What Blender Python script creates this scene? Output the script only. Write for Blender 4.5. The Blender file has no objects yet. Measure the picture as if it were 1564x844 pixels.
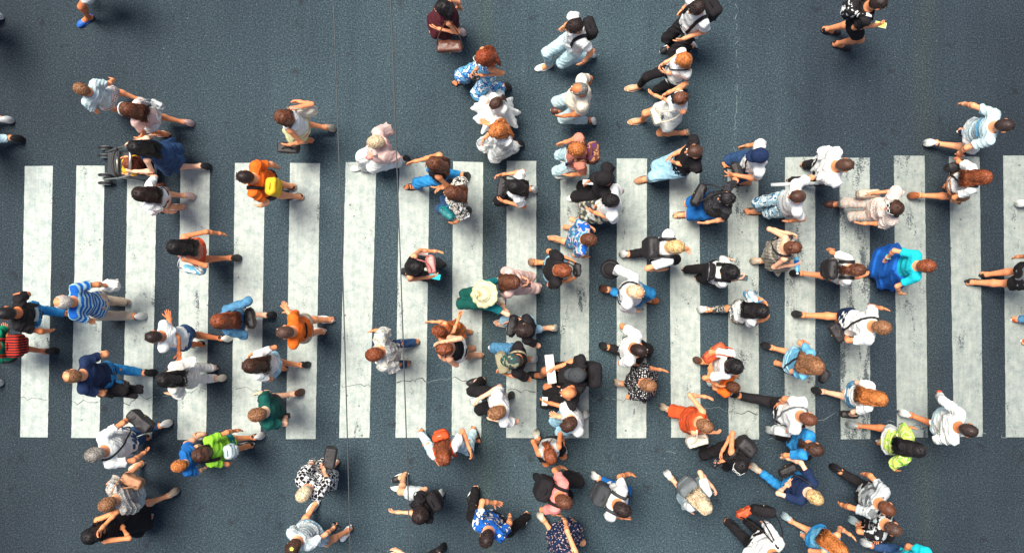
import bpy, math, random
import numpy as np
from math import radians as R, sin, cos, pi
from mathutils import Vector, Matrix

scene = bpy.context.scene
# ------------------------------------------------------------------ camera
CAM_H, FPX, IW, IH = 14.6, 1620.0, 1564.0, 844.0
cam_d = bpy.data.cameras.new('camera'); cam = bpy.data.objects.new('camera', cam_d)
scene.collection.objects.link(cam); scene.camera = cam
cam.location = (0, 0, CAM_H); cam.rotation_euler = (0, 0, 0)
cam_d.sensor_width = 36.0; cam_d.lens = 36.0 * FPX / IW
cam_d.clip_start = 0.1; cam_d.clip_end = 1500
# ------------------------------------------------------------------ light
SUN_EL, SUN_AZ = 70.0, -48.0          # light travels towards image right and down
world = bpy.data.worlds.new('World'); scene.world = world; world.use_nodes = True
wn = world.node_tree; bg = wn.nodes['Background']
sky = wn.nodes.new('ShaderNodeTexSky'); sky.sky_type = 'NISHITA'; sky.sun_disc = False
sky.sun_elevation = R(SUN_EL); sky.sun_rotation = R(-52); sky.air_density = 1.0; sky.dust_density = 2.5
wn.links.new(sky.outputs[0], bg.inputs[0]); bg.inputs[1].default_value = 0.075
sl = bpy.data.lights.new('sun', 'SUN'); sun = bpy.data.objects.new('sun', sl); scene.collection.objects.link(sun)
sl.energy = 3.9; sl.angle = R(24); sl.color = (1.0, 0.93, 0.82)
d = Vector((cos(R(SUN_EL)) * cos(R(SUN_AZ)), cos(R(SUN_EL)) * sin(R(SUN_AZ)), -sin(R(SUN_EL))))
sun.rotation_euler = d.to_track_quat('-Z', 'Y').to_euler()
sun.location = (-6, 5, 20)
vs = scene.view_settings; vs.view_transform = 'Standard'; vs.look = 'None'; vs.exposure = 0.76; vs.gamma = 1.0
vs.use_curve_mapping = False
scene.cycles.use_denoising = True
scene.cycles.max_bounces = 5; scene.cycles.diffuse_bounces = 3; scene.cycles.glossy_bounces = 2
scene.cycles.transparent_max_bounces = 4; scene.cycles.caustics_reflective = False; scene.cycles.caustics_refractive = False

rng = np.random.default_rng(7)
V = lambda *a: np.array(a if len(a) > 1 else a[0], dtype=float)
def unit(v):
    n = np.linalg.norm(v); return v / n if n > 1e-9 else np.array([1.0, 0, 0])
def at(px, py, z=0.0):
    """point of the scene at height z seen at photograph pixel px, py"""
    k = (CAM_H - z) / FPX
    return V((px - IW / 2) * k, -(py - IH / 2) * k, z)

# ------------------------------------------------------------------ materials
_mats = {}
def srgb(r, g, b):
    f = lambda c: (c / 255 / 12.92) if c / 255 <= .04045 else ((c / 255 + .055) / 1.055) ** 2.4
    return (f(r), f(g), f(b), 1)
class NT:
    def __init__(s, name):
        s.m = bpy.data.materials.new(name); s.m.use_nodes = True
        s.t = s.m.node_tree; s.b = s.t.nodes['Principled BSDF']
    def n(s, kind, **kw):
        nd = s.t.nodes.new('ShaderNode' + kind)
        for k, v in kw.items():
            if k in nd.inputs.keys() if isinstance(k, str) else False: nd.inputs[k].default_value = v
            else: setattr(nd, k, v)
        return nd
    def l(s, a, b): s.t.links.new(a, b)
    def coord(s, scale=(1, 1, 1), rot=(0, 0, 0)):
        tc = s.n('TexCoord'); mp = s.n('Mapping'); mp.inputs['Scale'].default_value = scale
        mp.inputs['Rotation'].default_value = rot
        s.l(tc.outputs['Object'], mp.inputs['Vector']); return mp.outputs[0]
    def world(s, scale=(1, 1, 1)):
        g = s.n('NewGeometry'); mp = s.n('Mapping'); mp.inputs['Scale'].default_value = scale
        s.l(g.outputs['Position'], mp.inputs['Vector']); return mp.outputs[0]
    def noise(s, vec, scale, detail=2, rough=.5):
        n = s.n('TexNoise'); n.inputs['Scale'].default_value = scale; n.inputs['Detail'].default_value = detail
        n.inputs['Roughness'].default_value = rough; s.l(vec, n.inputs['Vector']); return n.outputs[0]
    def ramp(s, fac, stops, interp='LINEAR'):
        r = s.n('ValToRGB'); cr = r.color_ramp; cr.interpolation = interp
        while len(cr.elements) < len(stops): cr.elements.new(.5)
        for e, (p, c) in zip(cr.elements, stops):
            e.position = p; e.color = c if len(c) == 4 else (*c, 1)
        s.l(fac, r.inputs[0]); return r.outputs[0]
    def mix(s, fac, a, b, mode='MIX'):
        m = s.n('MixRGB', blend_type=mode)
        for k, x in zip(('Fac', 'Color1', 'Color2'), (fac, a, b)):
            if isinstance(x, (int, float)): m.inputs[k].default_value = x
            elif isinstance(x, tuple): m.inputs[k].default_value = x
            else: s.l(x, m.inputs[k])
        return m.outputs[0]
    def bump(s, h, strength=.3, dist=.004):
        b = s.n('Bump'); b.inputs['Strength'].default_value = strength; b.inputs['Distance'].default_value = dist
        s.l(h, b.inputs['Height']); s.l(b.outputs[0], s.b.inputs['Normal'])
    def col(s, c):
        if isinstance(c, tuple): s.b.inputs['Base Color'].default_value = c
        else: s.l(c, s.b.inputs['Base Color'])

PAL = dict(white=(.84, .86, .83), offwhite=(.80, .77, .70), cream=(.74, .68, .55), lightcyan=(.50, .64, .67), palegrey=(.5, .54, .54),
    grey=(.16, .18, .19), darkgrey=(.05, .055, .06), black=(.014, .012, .014), softblack=(.018, .015, .018), navy=(.010, .024, .075),
    blue=(.012, .13, .42), royal=(.010, .12, .50), skyblue=(.14, .42, .62), denim=(.05, .16, .28), lightdenim=(.26, .45, .56),
    paledenim=(.40, .56, .63), darkdenim=(.016, .05, .13), brightdenim=(.015, .19, .44), orange=(.83, .15, .015), redorange=(.70, .095, .025),
    coral=(.75, .25, .17), pink=(.80, .28, .25), palepink=(.80, .55, .49), yellow=(.85, .52, .03), paleyellow=(.72, .72, .40), lime=(.28, .62, .04),
    neon=(.60, .74, .12), green=(.01, .30, .15), darkgreen=(.005, .085, .07), teal=(.006, .20, .22), turquoise=(.01, .52, .60), maroon=(.075, .012, .018),
    brown=(.11, .035, .018), tan=(.42, .20, .10), beige=(.56, .45, .34), rust=(.36, .10, .03), red=(.52, .03, .015), salmon=(.70, .33, .24),
    khaki=(.30, .27, .17), purple=(.10, .03, .12), skin=(.68, .30, .17))
def C4(k): 
    c = PAL[k] if isinstance(k, str) else k
    return (*c, 1)
def mat(key):
    if key in _mats: return _mats[key]
    m = NT(key); b = m.b; v = m.coord(); rough = .85
    base = key
    pat = key.split(':')
    if len(pat) == 1:
        c = C4(key)
        hi = tuple(min(1, x * 1.10) for x in c[:3]) + (1,); lo = tuple(x * .86 for x in c[:3]) + (1,)
        m.col(m.ramp(m.noise(v, 9, 3), [(.3, lo), (.7, hi)]))
        if 'denim' in key:
            hi = tuple(min(1, x * 1.7 + .02) for x in c[:3]) + (1,)
            m.col(m.ramp(m.noise(v, 14, 4, .6), [(.35, c), (.72, hi)]))
    else:
        kind, cols = pat[0], pat[1].split(',')
        c = [C4(x) for x in cols]
        if kind == 'stripe':       # bands round the body (z) at n per metre
            n = float(pat[2]); ax = pat[3] if len(pat) > 3 else 'z'
            w = m.n('TexWave', wave_type='BANDS', bands_direction=ax.upper()); w.inputs['Scale'].default_value = n / 3.14
            w.inputs['Distortion'].default_value = 1.2; w.inputs['Detail Scale'].default_value = 1
            m.l(v, w.inputs['Vector']); m.col(m.ramp(w.outputs['Fac'], [(0, c[0]), (.5, c[1])], 'CONSTANT'))
        elif kind == 'plaid':
            out = None
            w1 = m.n('TexWave', wave_type='BANDS', bands_direction='Z'); w1.inputs['Scale'].default_value = 4.5; w1.inputs['Distortion'].default_value = .8
            w2 = m.n('TexWave', wave_type='BANDS', bands_direction='Y'); w2.inputs['Scale'].default_value = 12; w2.inputs['Distortion'].default_value = .8
            m.l(v, w1.inputs['Vector']); m.l(v, w2.inputs['Vector'])
            a = m.ramp(w1.outputs['Fac'], [(0, c[0]), (.42, c[1]), (.75, c[2] if len(c) > 2 else c[0])], 'CONSTANT')
            bb = m.ramp(w2.outputs['Fac'], [(0, (1, 1, 1, 1)), (.6, (.45, .6, .7, 1))], 'CONSTANT')
            m.col(m.mix(.8, a, bb, 'MULTIPLY'))
        elif kind in ('dots', 'spots'):
            vo = m.n('TexVoronoi'); vo.inputs['Scale'].default_value = float(pat[2]); vo.inputs['Randomness'].default_value = .55 if kind == 'dots' else .9
            m.l(v, vo.inputs['Vector'])
            m.col(m.ramp(vo.outputs['Distance'], [(0, c[1]), (.30 if kind == 'dots' else .42, c[0])], 'CONSTANT'))
        elif kind == 'check':
            ch = m.n('TexChecker'); ch.inputs['Scale'].default_value = float(pat[2]); ch.inputs[1].default_value = c[0]; ch.inputs[2].default_value = c[1]
            nz = m.n('TexNoise'); nz.inputs['Scale'].default_value = 6; m.l(v, nz.inputs['Vector'])
            vv = m.n('VectorMath', operation='MULTIPLY_ADD'); m.l(nz.outputs['Color'], vv.inputs[0]); vv.inputs[1].default_value = (.06, .06, .06); m.l(v, vv.inputs[2])
            m.l(vv.outputs[0], ch.inputs['Vector']); m.col(ch.outputs[0])
        elif kind in ('floral', 'camo', 'blot'):
            sc = float(pat[2]); n = m.noise(v, sc, 1 if kind == 'camo' else 3)
            k = len(c); st = [(0, c[0])]
            lo, hi = .44, .62
            for i in range(1, k): st.append((lo + (hi - lo) * (i - 1) / max(1, k - 1), c[i]))
            if kind == 'floral': st.append((hi + .02, c[0]))
            m.col(m.ramp(n, st, 'CONSTANT'))
    if key in ('leatherblack',): pass
    b.inputs['Roughness'].default_value = rough
    b.inputs['Specular IOR Level'].default_value = .25
    nt = m.n('TexNoise'); nt.inputs['Scale'].default_value = 11; nt.inputs['Detail'].default_value = 3; nt.inputs['Distortion'].default_value = 1.1; m.l(v, nt.inputs['Vector'])
    crease = m.ramp(nt.outputs[0], [(.34, (1, 1, 1)), (.47, (.25, .25, .25)), (.50, (0, 0, 0)), (.53, (.25, .25, .25)), (.68, (1, 1, 1))])
    m.bump(m.mix(.12, crease, m.noise(v, 300, 2)), .5, .008)
    _mats[key] = m.m; return m.m
def leather(ck, rough=.42):
    key = 'leather_' + ck
    if key in _mats: return _mats[key]
    m = NT(key); v = m.coord(); c = C4(ck)
    m.col(m.ramp(m.noise(v, 16, 3), [(.3, tuple(x * .8 for x in c[:3]) + (1,)), (.75, tuple(min(1, x * 1.25 + .004) for x in c[:3]) + (1,))]))
    m.b.inputs['Roughness'].default_value = rough; m.bump(m.noise(v, 60, 4), .35, .005)
    _mats[key] = m.m; return m.m
def hairmat(ck):
    key = 'hair_' + ck
    if key in _mats: return _mats[key]
    H = dict(black=(.008, .006, .007), dark=(.022, .011, .009), brown=(.055, .022, .012), chestnut=(.12, .04, .018), auburn=(.22, .055, .018),
             red=(.24, .045, .012), ginger=(.50, .16, .04), blond=(.62, .38, .17), paleblond=(.72, .52, .33), lightbrown=(.26, .12, .055),
             grey=(.22, .20, .18), white=(.66, .60, .53), shaved=(.10, .05, .035))
    c = H[ck]; m = NT(key); v = m.coord()
    g = m.n('NewGeometry')
    lo = tuple(x * .30 for x in c) + (1,); hi = tuple(min(1, x * 2.1 + .018) for x in c) + (1,)
    r = m.ramp(g.outputs['Random Per Island'], [(0, lo), (.5, (*c, 1)), (1, hi)])
    m.col(m.mix(.55, r, m.ramp(m.noise(m.coord((1, 1, .35)), 75, 3, .6), [(.36, lo), (.52, (*c, 1)), (.66, hi)])))
    m.b.inputs['Roughness'].default_value = .48; m.b.inputs['Specular IOR Level'].default_value = .4
    m.bump(m.noise(v, 110, 3), .8, .006)
    _mats[key] = m.m; return m.m
def skinmat(tone):
    key = 'skin_' + tone
    if key in _mats: return _mats[key]
    T = dict(light=(.87, .48, .30), mid=(.83, .35, .165), tan=(.70, .245, .095), dark=(.30, .10, .045))
    tn, k_ = tone.split('_'); w_ = ((1, 1, 1), (.90, .85, .82), (1.06, 1.12, 1.18), (.97, .90, .80))[int(k_)]; c = tuple(min(.92, x * y) for x, y in zip(T[tn], w_)); m = NT(key); v = m.coord()
    m.col(m.ramp(m.noise(v, 16, 3), [(.3, tuple(x * y for x, y in zip(c, (.93, .84, .80))) + (1,)), (.7, tuple(min(1, x * 1.08) for x in c) + (1,))]))
    m.b.inputs['Roughness'].default_value = .6; m.b.inputs['Subsurface Weight'].default_value = .12
    m.b.inputs['Subsurface Radius'].default_value = (.02, .008, .004); m.b.inputs['Subsurface Scale'].default_value = .3
    m.bump(m.noise(v, 90, 3), .15, .002)
    _mats[key] = m.m; return m.m
def plain(name, c, rough=.5, metal=0, emit=None):
    if name in _mats: return _mats[name]
    m = NT(name); v = m.coord(); c = C4(c)
    m.col(m.ramp(m.noise(v, 30, 3), [(.3, tuple(x * .85 for x in c[:3]) + (1,)), (.7, tuple(min(1, x * 1.12) for x in c[:3]) + (1,))]))
    m.b.inputs['Roughness'].default_value = rough; m.b.inputs['Metallic'].default_value = metal
    if emit: m.b.inputs['Emission Color'].default_value = C4(emit); m.b.inputs['Emission Strength'].default_value = .6
    _mats[name] = m.m; return m.m

# ------------------------------------------------------------------ mesh making
def mesh(name, verts, faces, mats, smooth=True, fmat=None):
    me = bpy.data.meshes.new(name)
    if isinstance(faces, np.ndarray):
        n = faces.shape[1]; me.vertices.add(len(verts)); me.vertices.foreach_set('co', np.asarray(verts, dtype=np.float32).ravel())
        me.loops.add(faces.size); me.loops.foreach_set('vertex_index', faces.astype(np.int32).ravel())
        me.polygons.add(len(faces)); me.polygons.foreach_set('loop_start', np.arange(0, faces.size, n, dtype=np.int32))
        me.polygons.foreach_set('use_smooth', np.full(len(faces), smooth, dtype=bool))
        if fmat is not None: me.polygons.foreach_set('material_index', np.asarray(fmat, dtype=np.int32))
        me.update(calc_edges=True)
    else:
        me.from_pydata([tuple(v) for v in verts], [], faces)
        if smooth: me.polygons.foreach_set('use_smooth', [True] * len(me.polygons))
        if fmat is not None: me.polygons.foreach_set('material_index', list(fmat))
        me.update()
    for m in (mats if isinstance(mats, (list, tuple)) else [mats]): me.materials.append(m)
    return me
def link(name, me, parent=None, **props):
    o = bpy.data.objects.new(name, me); scene.collection.objects.link(o)
    if parent is not None: o.parent = parent
    for k, v in props.items(): o[k] = v
    return o
def empty(name, loc, yaw=0, **props):
    o = bpy.data.objects.new(name, None); scene.collection.objects.link(o); o.location = tuple(loc); o.rotation_euler = (0, 0, yaw)
    o.empty_display_size = .2
    for k, v in props.items():
        if v is not None: o[k] = v
    return o
class Geo:
    """quad geometry with material slots, gathered into one mesh"""
    def __init__(s): s.v = []; s.f = []; s.m = []; s.n = 0
    def add(s, v, f, m=0):
        v = np.asarray(v, dtype=float); f = np.asarray(f, dtype=int)
        s.v.append(v); s.f.append(f + s.n); s.m.append(np.full(len(f), m)); s.n += len(v)
    def tube(s, pts, rad, sides=6, m=0, flat=1.0, nrm=None):
        pts = np.asarray(pts, dtype=float); n = len(pts)
        rad = np.broadcast_to(np.asarray(rad, dtype=float), (n,))
        T = np.gradient(pts, axis=0); T /= np.linalg.norm(T, axis=1)[:, None] + 1e-9
        up = V(0, 0, 1.0) if nrm is None else unit(nrm)
        if nrm is None and abs(T[:, 2]).mean() > .85: up = V(1.0, .2, 0)
        A = np.cross(T, up); A /= np.linalg.norm(A, axis=1)[:, None] + 1e-9
        B = np.cross(A, T)
        th = np.arange(sides) * 2 * pi / sides
        ring = pts[:, None, :] + rad[:, None, None] * (np.cos(th)[None, :, None] * A[:, None, :] + flat * np.sin(th)[None, :, None] * B[:, None, :])
        v = np.concatenate([ring.reshape(-1, 3), pts[:1], pts[-1:]])
        i = np.arange(n - 1)[:, None] * sides; j = np.arange(sides)[None, :]; j2 = (j + 1) % sides
        f = np.stack([i + j, i + j2, i + sides + j2, i + sides + j], -1).reshape(-1, 4)
        e0, e1 = n * sides, n * sides + 1
        caps = []
        for q in range(0, sides, 2):
            a, b2, c = q, (q + 1) % sides, (q + 2) % sides
            caps.append([e0, c, b2, a]); o = (n - 1) * sides; caps.append([e1, o + a, o + b2, o + c])
        s.add(v, np.concatenate([f, np.array(caps)]), m)
    def ball(s, c, r, m=0, nu=8, nv=6, rot=None):
        r = np.broadcast_to(np.asarray(r, dtype=float), (3,))
        u = np.arange(nu) * 2 * pi / nu; w = np.linspace(.02, pi - .02, nv + 1)
        P = np.stack([np.outer(np.sin(w), np.cos(u)), np.outer(np.sin(w), np.sin(u)), np.outer(np.cos(w), np.ones(nu))], -1).reshape(-1, 3) * r
        if rot is not None: P = P @ np.asarray(rot).T
        i = np.arange(nv)[:, None] * nu; j = np.arange(nu)[None, :]; j2 = (j + 1) % nu
        s.add(P + np.asarray(c), np.stack([i + j, i + nu + j, i + nu + j2, i + j2], -1).reshape(-1, 4), m)
    def box(s, c, h, rot=None, m=0):
        P = np.array([[x, y, z] for x in (-1, 1) for y in (-1, 1) for z in (-1, 1)], dtype=float) * np.asarray(h)
        if rot is not None: P = P @ np.asarray(rot).T
        s.add(P + np.asarray(c), [[0, 1, 3, 2], [4, 6, 7, 5], [0, 4, 5, 1], [2, 3, 7, 6], [0, 2, 6, 4], [1, 5, 7, 3]], m)
    def prism(s, outline, z0, z1, m=0, inset=0.0):
        o = np.asarray(outline, dtype=float); n = len(o); c = o.mean(0)
        rings = [np.c_[o, np.full(n, z0)], np.c_[o, np.full(n, z1 - (z1 - z0) * .3)], np.c_[c + (o - c) * (1 - inset), np.full(n, z1)], np.c_[c + (o - c) * .5, np.full(n, z1)]]
        v = np.concatenate(rings + [[[c[0], c[1], z1]], [[c[0], c[1], z0]]])
        f = []
        for k in range(3):
            for i in range(n): j = (i + 1) % n; f.append([k * n + i, k * n + j, k * n + n + j, k * n + n + i])
        for i in range(0, n, 2):
            j, k2 = (i + 1) % n, (i + 2) % n; f.append([4 * n, 3 * n + i, 3 * n + j, 3 * n + k2]); f.append([4 * n + 1, k2, j, i])
        s.add(v, f, m)
    def mesh(s, name, mats, smooth=True):
        return mesh(name, np.concatenate(s.v), np.concatenate(s.f), mats, smooth, np.concatenate(s.m))

# ------------------------------------------------------------------ distance fields
def smin(a, b, k):
    h = np.maximum(k - np.abs(a - b), 0) / k
    return np.minimum(a, b) - h * h * k * .25
class Cap:                                     # tapered limb, optional flattening, optional clean end
    def __init__(s, a, b, r1, r2=None, side=None, flat=1.0, cut=None):
        s.a = V(a); s.b = V(b); s.r1 = r1; s.r2 = r1 if r2 is None else r2
        s.side = None if side is None else unit(V(side)); s.flat = flat; s.cut = cut; s.off = 0
    def box(s):
        r = max(s.r1, s.r2) * max(1, s.flat) + s.off; return np.minimum(s.a, s.b) - r, np.maximum(s.a, s.b) + r
    def __call__(s, x, y, z):
        ab = s.b - s.a; L = max(ab @ ab, 1e-9)
        px, py, pz = x - s.a[0], y - s.a[1], z - s.a[2]
        t = np.clip((px * ab[0] + py * ab[1] + pz * ab[2]) / L, 0, 1)
        qx, qy, qz = px - t * ab[0], py - t * ab[1], pz - t * ab[2]
        r = s.r1 + (s.r2 - s.r1) * t
        q2 = qx * qx + qy * qy + qz * qz
        if s.side is not None:                 # wide along side, flat = wide / thin
            sd = qx * s.side[0] + qy * s.side[1] + qz * s.side[2]
            f2 = 1 / s.flat ** 2
            k0 = np.sqrt(np.maximum(q2 - sd * sd + sd * sd * f2, 1e-12)); k1 = np.sqrt(np.maximum(q2 - sd * sd + sd * sd * f2 * f2, 1e-12))
            d_ = (k0 - r) * k0 / k1
        else: d_ = np.sqrt(q2) - r
        d_ = d_ - s.off
        if s.cut is not None:
            c, n = s.cut; d_ = np.maximum(d_, (x - c[0]) * n[0] + (y - c[1]) * n[1] + (z - c[2]) * n[2])
        return d_
class Ell:
    def __init__(s, c, r, rot=None): s.c = V(c); s.r = V(r); s.M = np.eye(3) if rot is None else np.asarray(rot).T; s.off = 0; s.cut = None
    def box(s): r = s.r.max() + s.off; return s.c - r, s.c + r
    def __call__(s, x, y, z):
        p = [x - s.c[0], y - s.c[1], z - s.c[2]]
        q = [s.M[i, 0] * p[0] + s.M[i, 1] * p[1] + s.M[i, 2] * p[2] for i in range(3)]
        k0 = np.sqrt(sum((q[i] / s.r[i]) ** 2 for i in range(3))) + 1e-6
        k1 = np.sqrt(sum((q[i] / s.r[i] ** 2) ** 2 for i in range(3))) + 1e-6
        d_ = k0 * (k0 - 1) / k1 - s.off
        if s.cut is not None:
            c, n = s.cut; d_ = np.maximum(d_, (x - c[0]) * n[0] + (y - c[1]) * n[1] + (z - c[2]) * n[2])
        return d_
class RBox:
    def __init__(s, c, h, rad, rot=None): s.c = V(c); s.h = V(h) - rad; s.rad = rad; s.M = np.eye(3) if rot is None else np.asarray(rot).T; s.off = 0
    def box(s): r = np.linalg.norm(s.h) + s.rad; return s.c - r, s.c + r
    def __call__(s, x, y, z):
        p = [x - s.c[0], y - s.c[1], z - s.c[2]]
        q = [np.abs(s.M[i, 0] * p[0] + s.M[i, 1] * p[1] + s.M[i, 2] * p[2]) - s.h[i] for i in range(3)]
        o = np.sqrt(sum(np.maximum(w, 0) ** 2 for w in q)); return o + np.minimum(np.maximum(np.maximum(q[0], q[1]), q[2]), 0) - s.rad
class Skirt:
    def __init__(s, top, hem, r1, r0, fold=.07, n=9, ph=0.0, flat=.85): s.t = V(top); s.h = V(hem); s.r1 = r1; s.r0 = r0; s.fold = fold; s.n = n; s.ph = ph; s.flat = flat; s.off = 0
    def box(s): r = max(s.r0, s.r1) * 1.3; return np.minimum(s.t, s.h) - V(r, r, 0.01), np.maximum(s.t, s.h) + V(r, r, .01)
    def __call__(s, x, y, z):
        t = np.clip((s.t[2] - z) / (s.t[2] - s.h[2]), 0, 1)
        dx = (x - (s.t[0] + (s.h[0] - s.t[0]) * t)) / s.flat; dy = y - (s.t[1] + (s.h[1] - s.t[1]) * t)
        a = np.arctan2(dy, dx); r = s.r1 + (s.r0 - s.r1) * t ** .85
        r = r * (1 + s.fold * t * (np.sin(a * s.n + s.ph) + .5 * np.sin(a * (s.n * 2 - 3) + 2 * s.ph)))
        d_ = (np.sqrt(dx * dx + dy * dy) - r) * .85
        return np.maximum(np.maximum(d_, s.h[2] - z), z - s.t[2])
class Field:
    def __init__(s, prims, k=.03, off=0.0, wrinkle=0.0, wf=34.0, minus=(), seed=0, zmin=None):
        import copy
        s.p = [copy.copy(p) for p in prims]
        for p in s.p: p.off = off
        s.k = k; s.w = wrinkle; s.wf = wf; s.minus = minus; s.zmin = zmin
        g = np.random.default_rng(seed); s.dirs = g.normal(size=(5, 3)) * wf * np.array([1, .8, .7, 1.5, 1.9])[:, None]; s.ph = g.uniform(0, 6.3, 5)
    def post(s, D, x, y, z):
        if s.w:
            a, b, c = s.ph[:3]; k = .030 * 34.0 / s.wf if False else .026
            X = x + k * np.sin(z * 17 + a) + k * .6 * np.sin(y * 23 + b); Y = y + k * np.sin(z * 14 + c) + k * .6 * np.sin(x * 21 + a); Z = z + k * np.sin((x + y) * 15 + b)
            n = 0
            for i in (0, 1, 2):
                dd = s.dirs[i]; w_ = 1 - np.abs(np.sin((X * dd[0] + Y * dd[1] + Z * dd[2] + s.ph[i]) * .5)); n = n + w_ * w_ * (1.0, .8, .5)[i]
            D = D - s.w * n * .85
        for m in s.minus: D = np.maximum(D, -m(x, y, z))
        if s.zmin is not None: D = np.maximum(D, s.zmin - z)
        return D
    def at(s, P):
        x, y, z = P[..., 0], P[..., 1], P[..., 2]; D = np.full(x.shape, 1.0)
        for p in s.p: D = smin(D, p(x, y, z), s.k)
        return s.post(D, x, y, z)
    def surface(s, h=.013):
        lo = np.min([p.box()[0] for p in s.p], 0) - .035; hi = np.max([p.box()[1] for p in s.p], 0) + .035
        if s.zmin is not None: lo[2] = max(lo[2], s.zmin - .03)
        N = np.ceil((hi - lo) / h).astype(int) + 1
        ax = [lo[i] + np.arange(N[i]) * h for i in range(3)]
        D = np.full(N, .2, dtype=np.float32)
        for p in s.p:
            b0, b1 = p.box(); m = s.k + 2 * h + .01
            i0 = np.clip(np.floor((b0 - m - lo) / h).astype(int), 0, N - 1); i1 = np.clip(np.ceil((b1 + m - lo) / h).astype(int) + 1, 1, N)
            sl_ = tuple(slice(a, b) for a, b in zip(i0, i1))
            X, Y, Z = np.ix_(ax[0][sl_[0]], ax[1][sl_[1]], ax[2][sl_[2]])
            D[sl_] = smin(D[sl_], p(X, Y, Z), s.k)
        X, Y, Z = np.ix_(*ax); D = s.post(D, X, Y, Z).astype(np.float32)
        return nets(D, lo, h)
def nets(D, lo, h):
    D[0] = D[-1] = .1; D[:, 0] = D[:, -1] = .1; D[:, :, 0] = D[:, :, -1] = .1
    I = D < 0; nx, ny, nz = D.shape
    cnt = np.zeros((nx - 1, ny - 1, nz - 1), dtype=np.int8)
    off = [(a, b, c) for a in (0, 1) for b in (0, 1) for c in (0, 1)]
    for a, b, c in off: cnt += I[a:nx - 1 + a, b:ny - 1 + b, c:nz - 1 + c]
    act = np.argwhere((cnt > 0) & (cnt < 8))
    idx = np.full(cnt.shape, -1, dtype=np.int64); idx[tuple(act.T)] = np.arange(len(act))
    vals = {o: D[act[:, 0] + o[0], act[:, 1] + o[1], act[:, 2] + o[2]] for o in off}
    P = np.zeros((len(act), 3)); n = np.zeros(len(act))
    for o in off:
        for axn in range(3):
            if o[axn]: continue
            q = list(o); q[axn] = 1; q = tuple(q); va, vb = vals[o], vals[q]
            m = (va < 0) != (vb < 0); t = np.where(m, va / np.where(m, va - vb, 1), 0)
            pt = np.tile(np.array(o, dtype=float), (len(act), 1)); pt[:, axn] = t
            P[m] += pt[m]; n[m] += 1
    P = lo + (act + P / n[:, None]) * h
    F = []
    for axn in range(3):
        b = [i for i in range(3) if i != axn]
        A = np.moveaxis(I, axn, 0); e = np.argwhere(A[:-1] != A[1:])
        fl = A[:-1][tuple(e.T)]
        g = np.zeros_like(e); g[:, axn] = e[:, 0]; g[:, b[0]] = e[:, 1]; g[:, b[1]] = e[:, 2]
        def cell(da, db):
            q = g.copy(); q[:, b[0]] -= da; q[:, b[1]] -= db; return idx[tuple(q.T)]
        Q = np.stack([cell(1, 1), cell(0, 1), cell(0, 0), cell(1, 0)], -1)
        flip = fl if axn != 1 else ~fl
        Q[~flip] = Q[~flip][:, ::-1]; F.append(Q)
    return P, np.concatenate(F)
def rotz(a): c, s_ = cos(a), sin(a); return np.array([[c, -s_, 0], [s_, c, 0], [0, 0, 1.0]])
def roty(a): c, s_ = cos(a), sin(a); return np.array([[c, 0, s_], [0, 1, 0], [-s_, 0, c]])
def rotx(a): c, s_ = cos(a), sin(a); return np.array([[1, 0, 0], [0, c, -s_], [0, s_, c]])
def ik(a, c, l1, l2, pole):
    v = c - a; dist = np.linalg.norm(v); L = (l1 + l2) * .995
    if dist > L: c = a + v * L / dist; v = c - a; dist = L
    u = v / max(dist, 1e-6); x = (l1 * l1 - l2 * l2 + dist * dist) / (2 * max(dist, 1e-6))
    hgt = math.sqrt(max(l1 * l1 - x * x, 0)); pl = pole - (pole @ u) * u
    return a + u * x + unit(pl) * hgt, c
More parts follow.
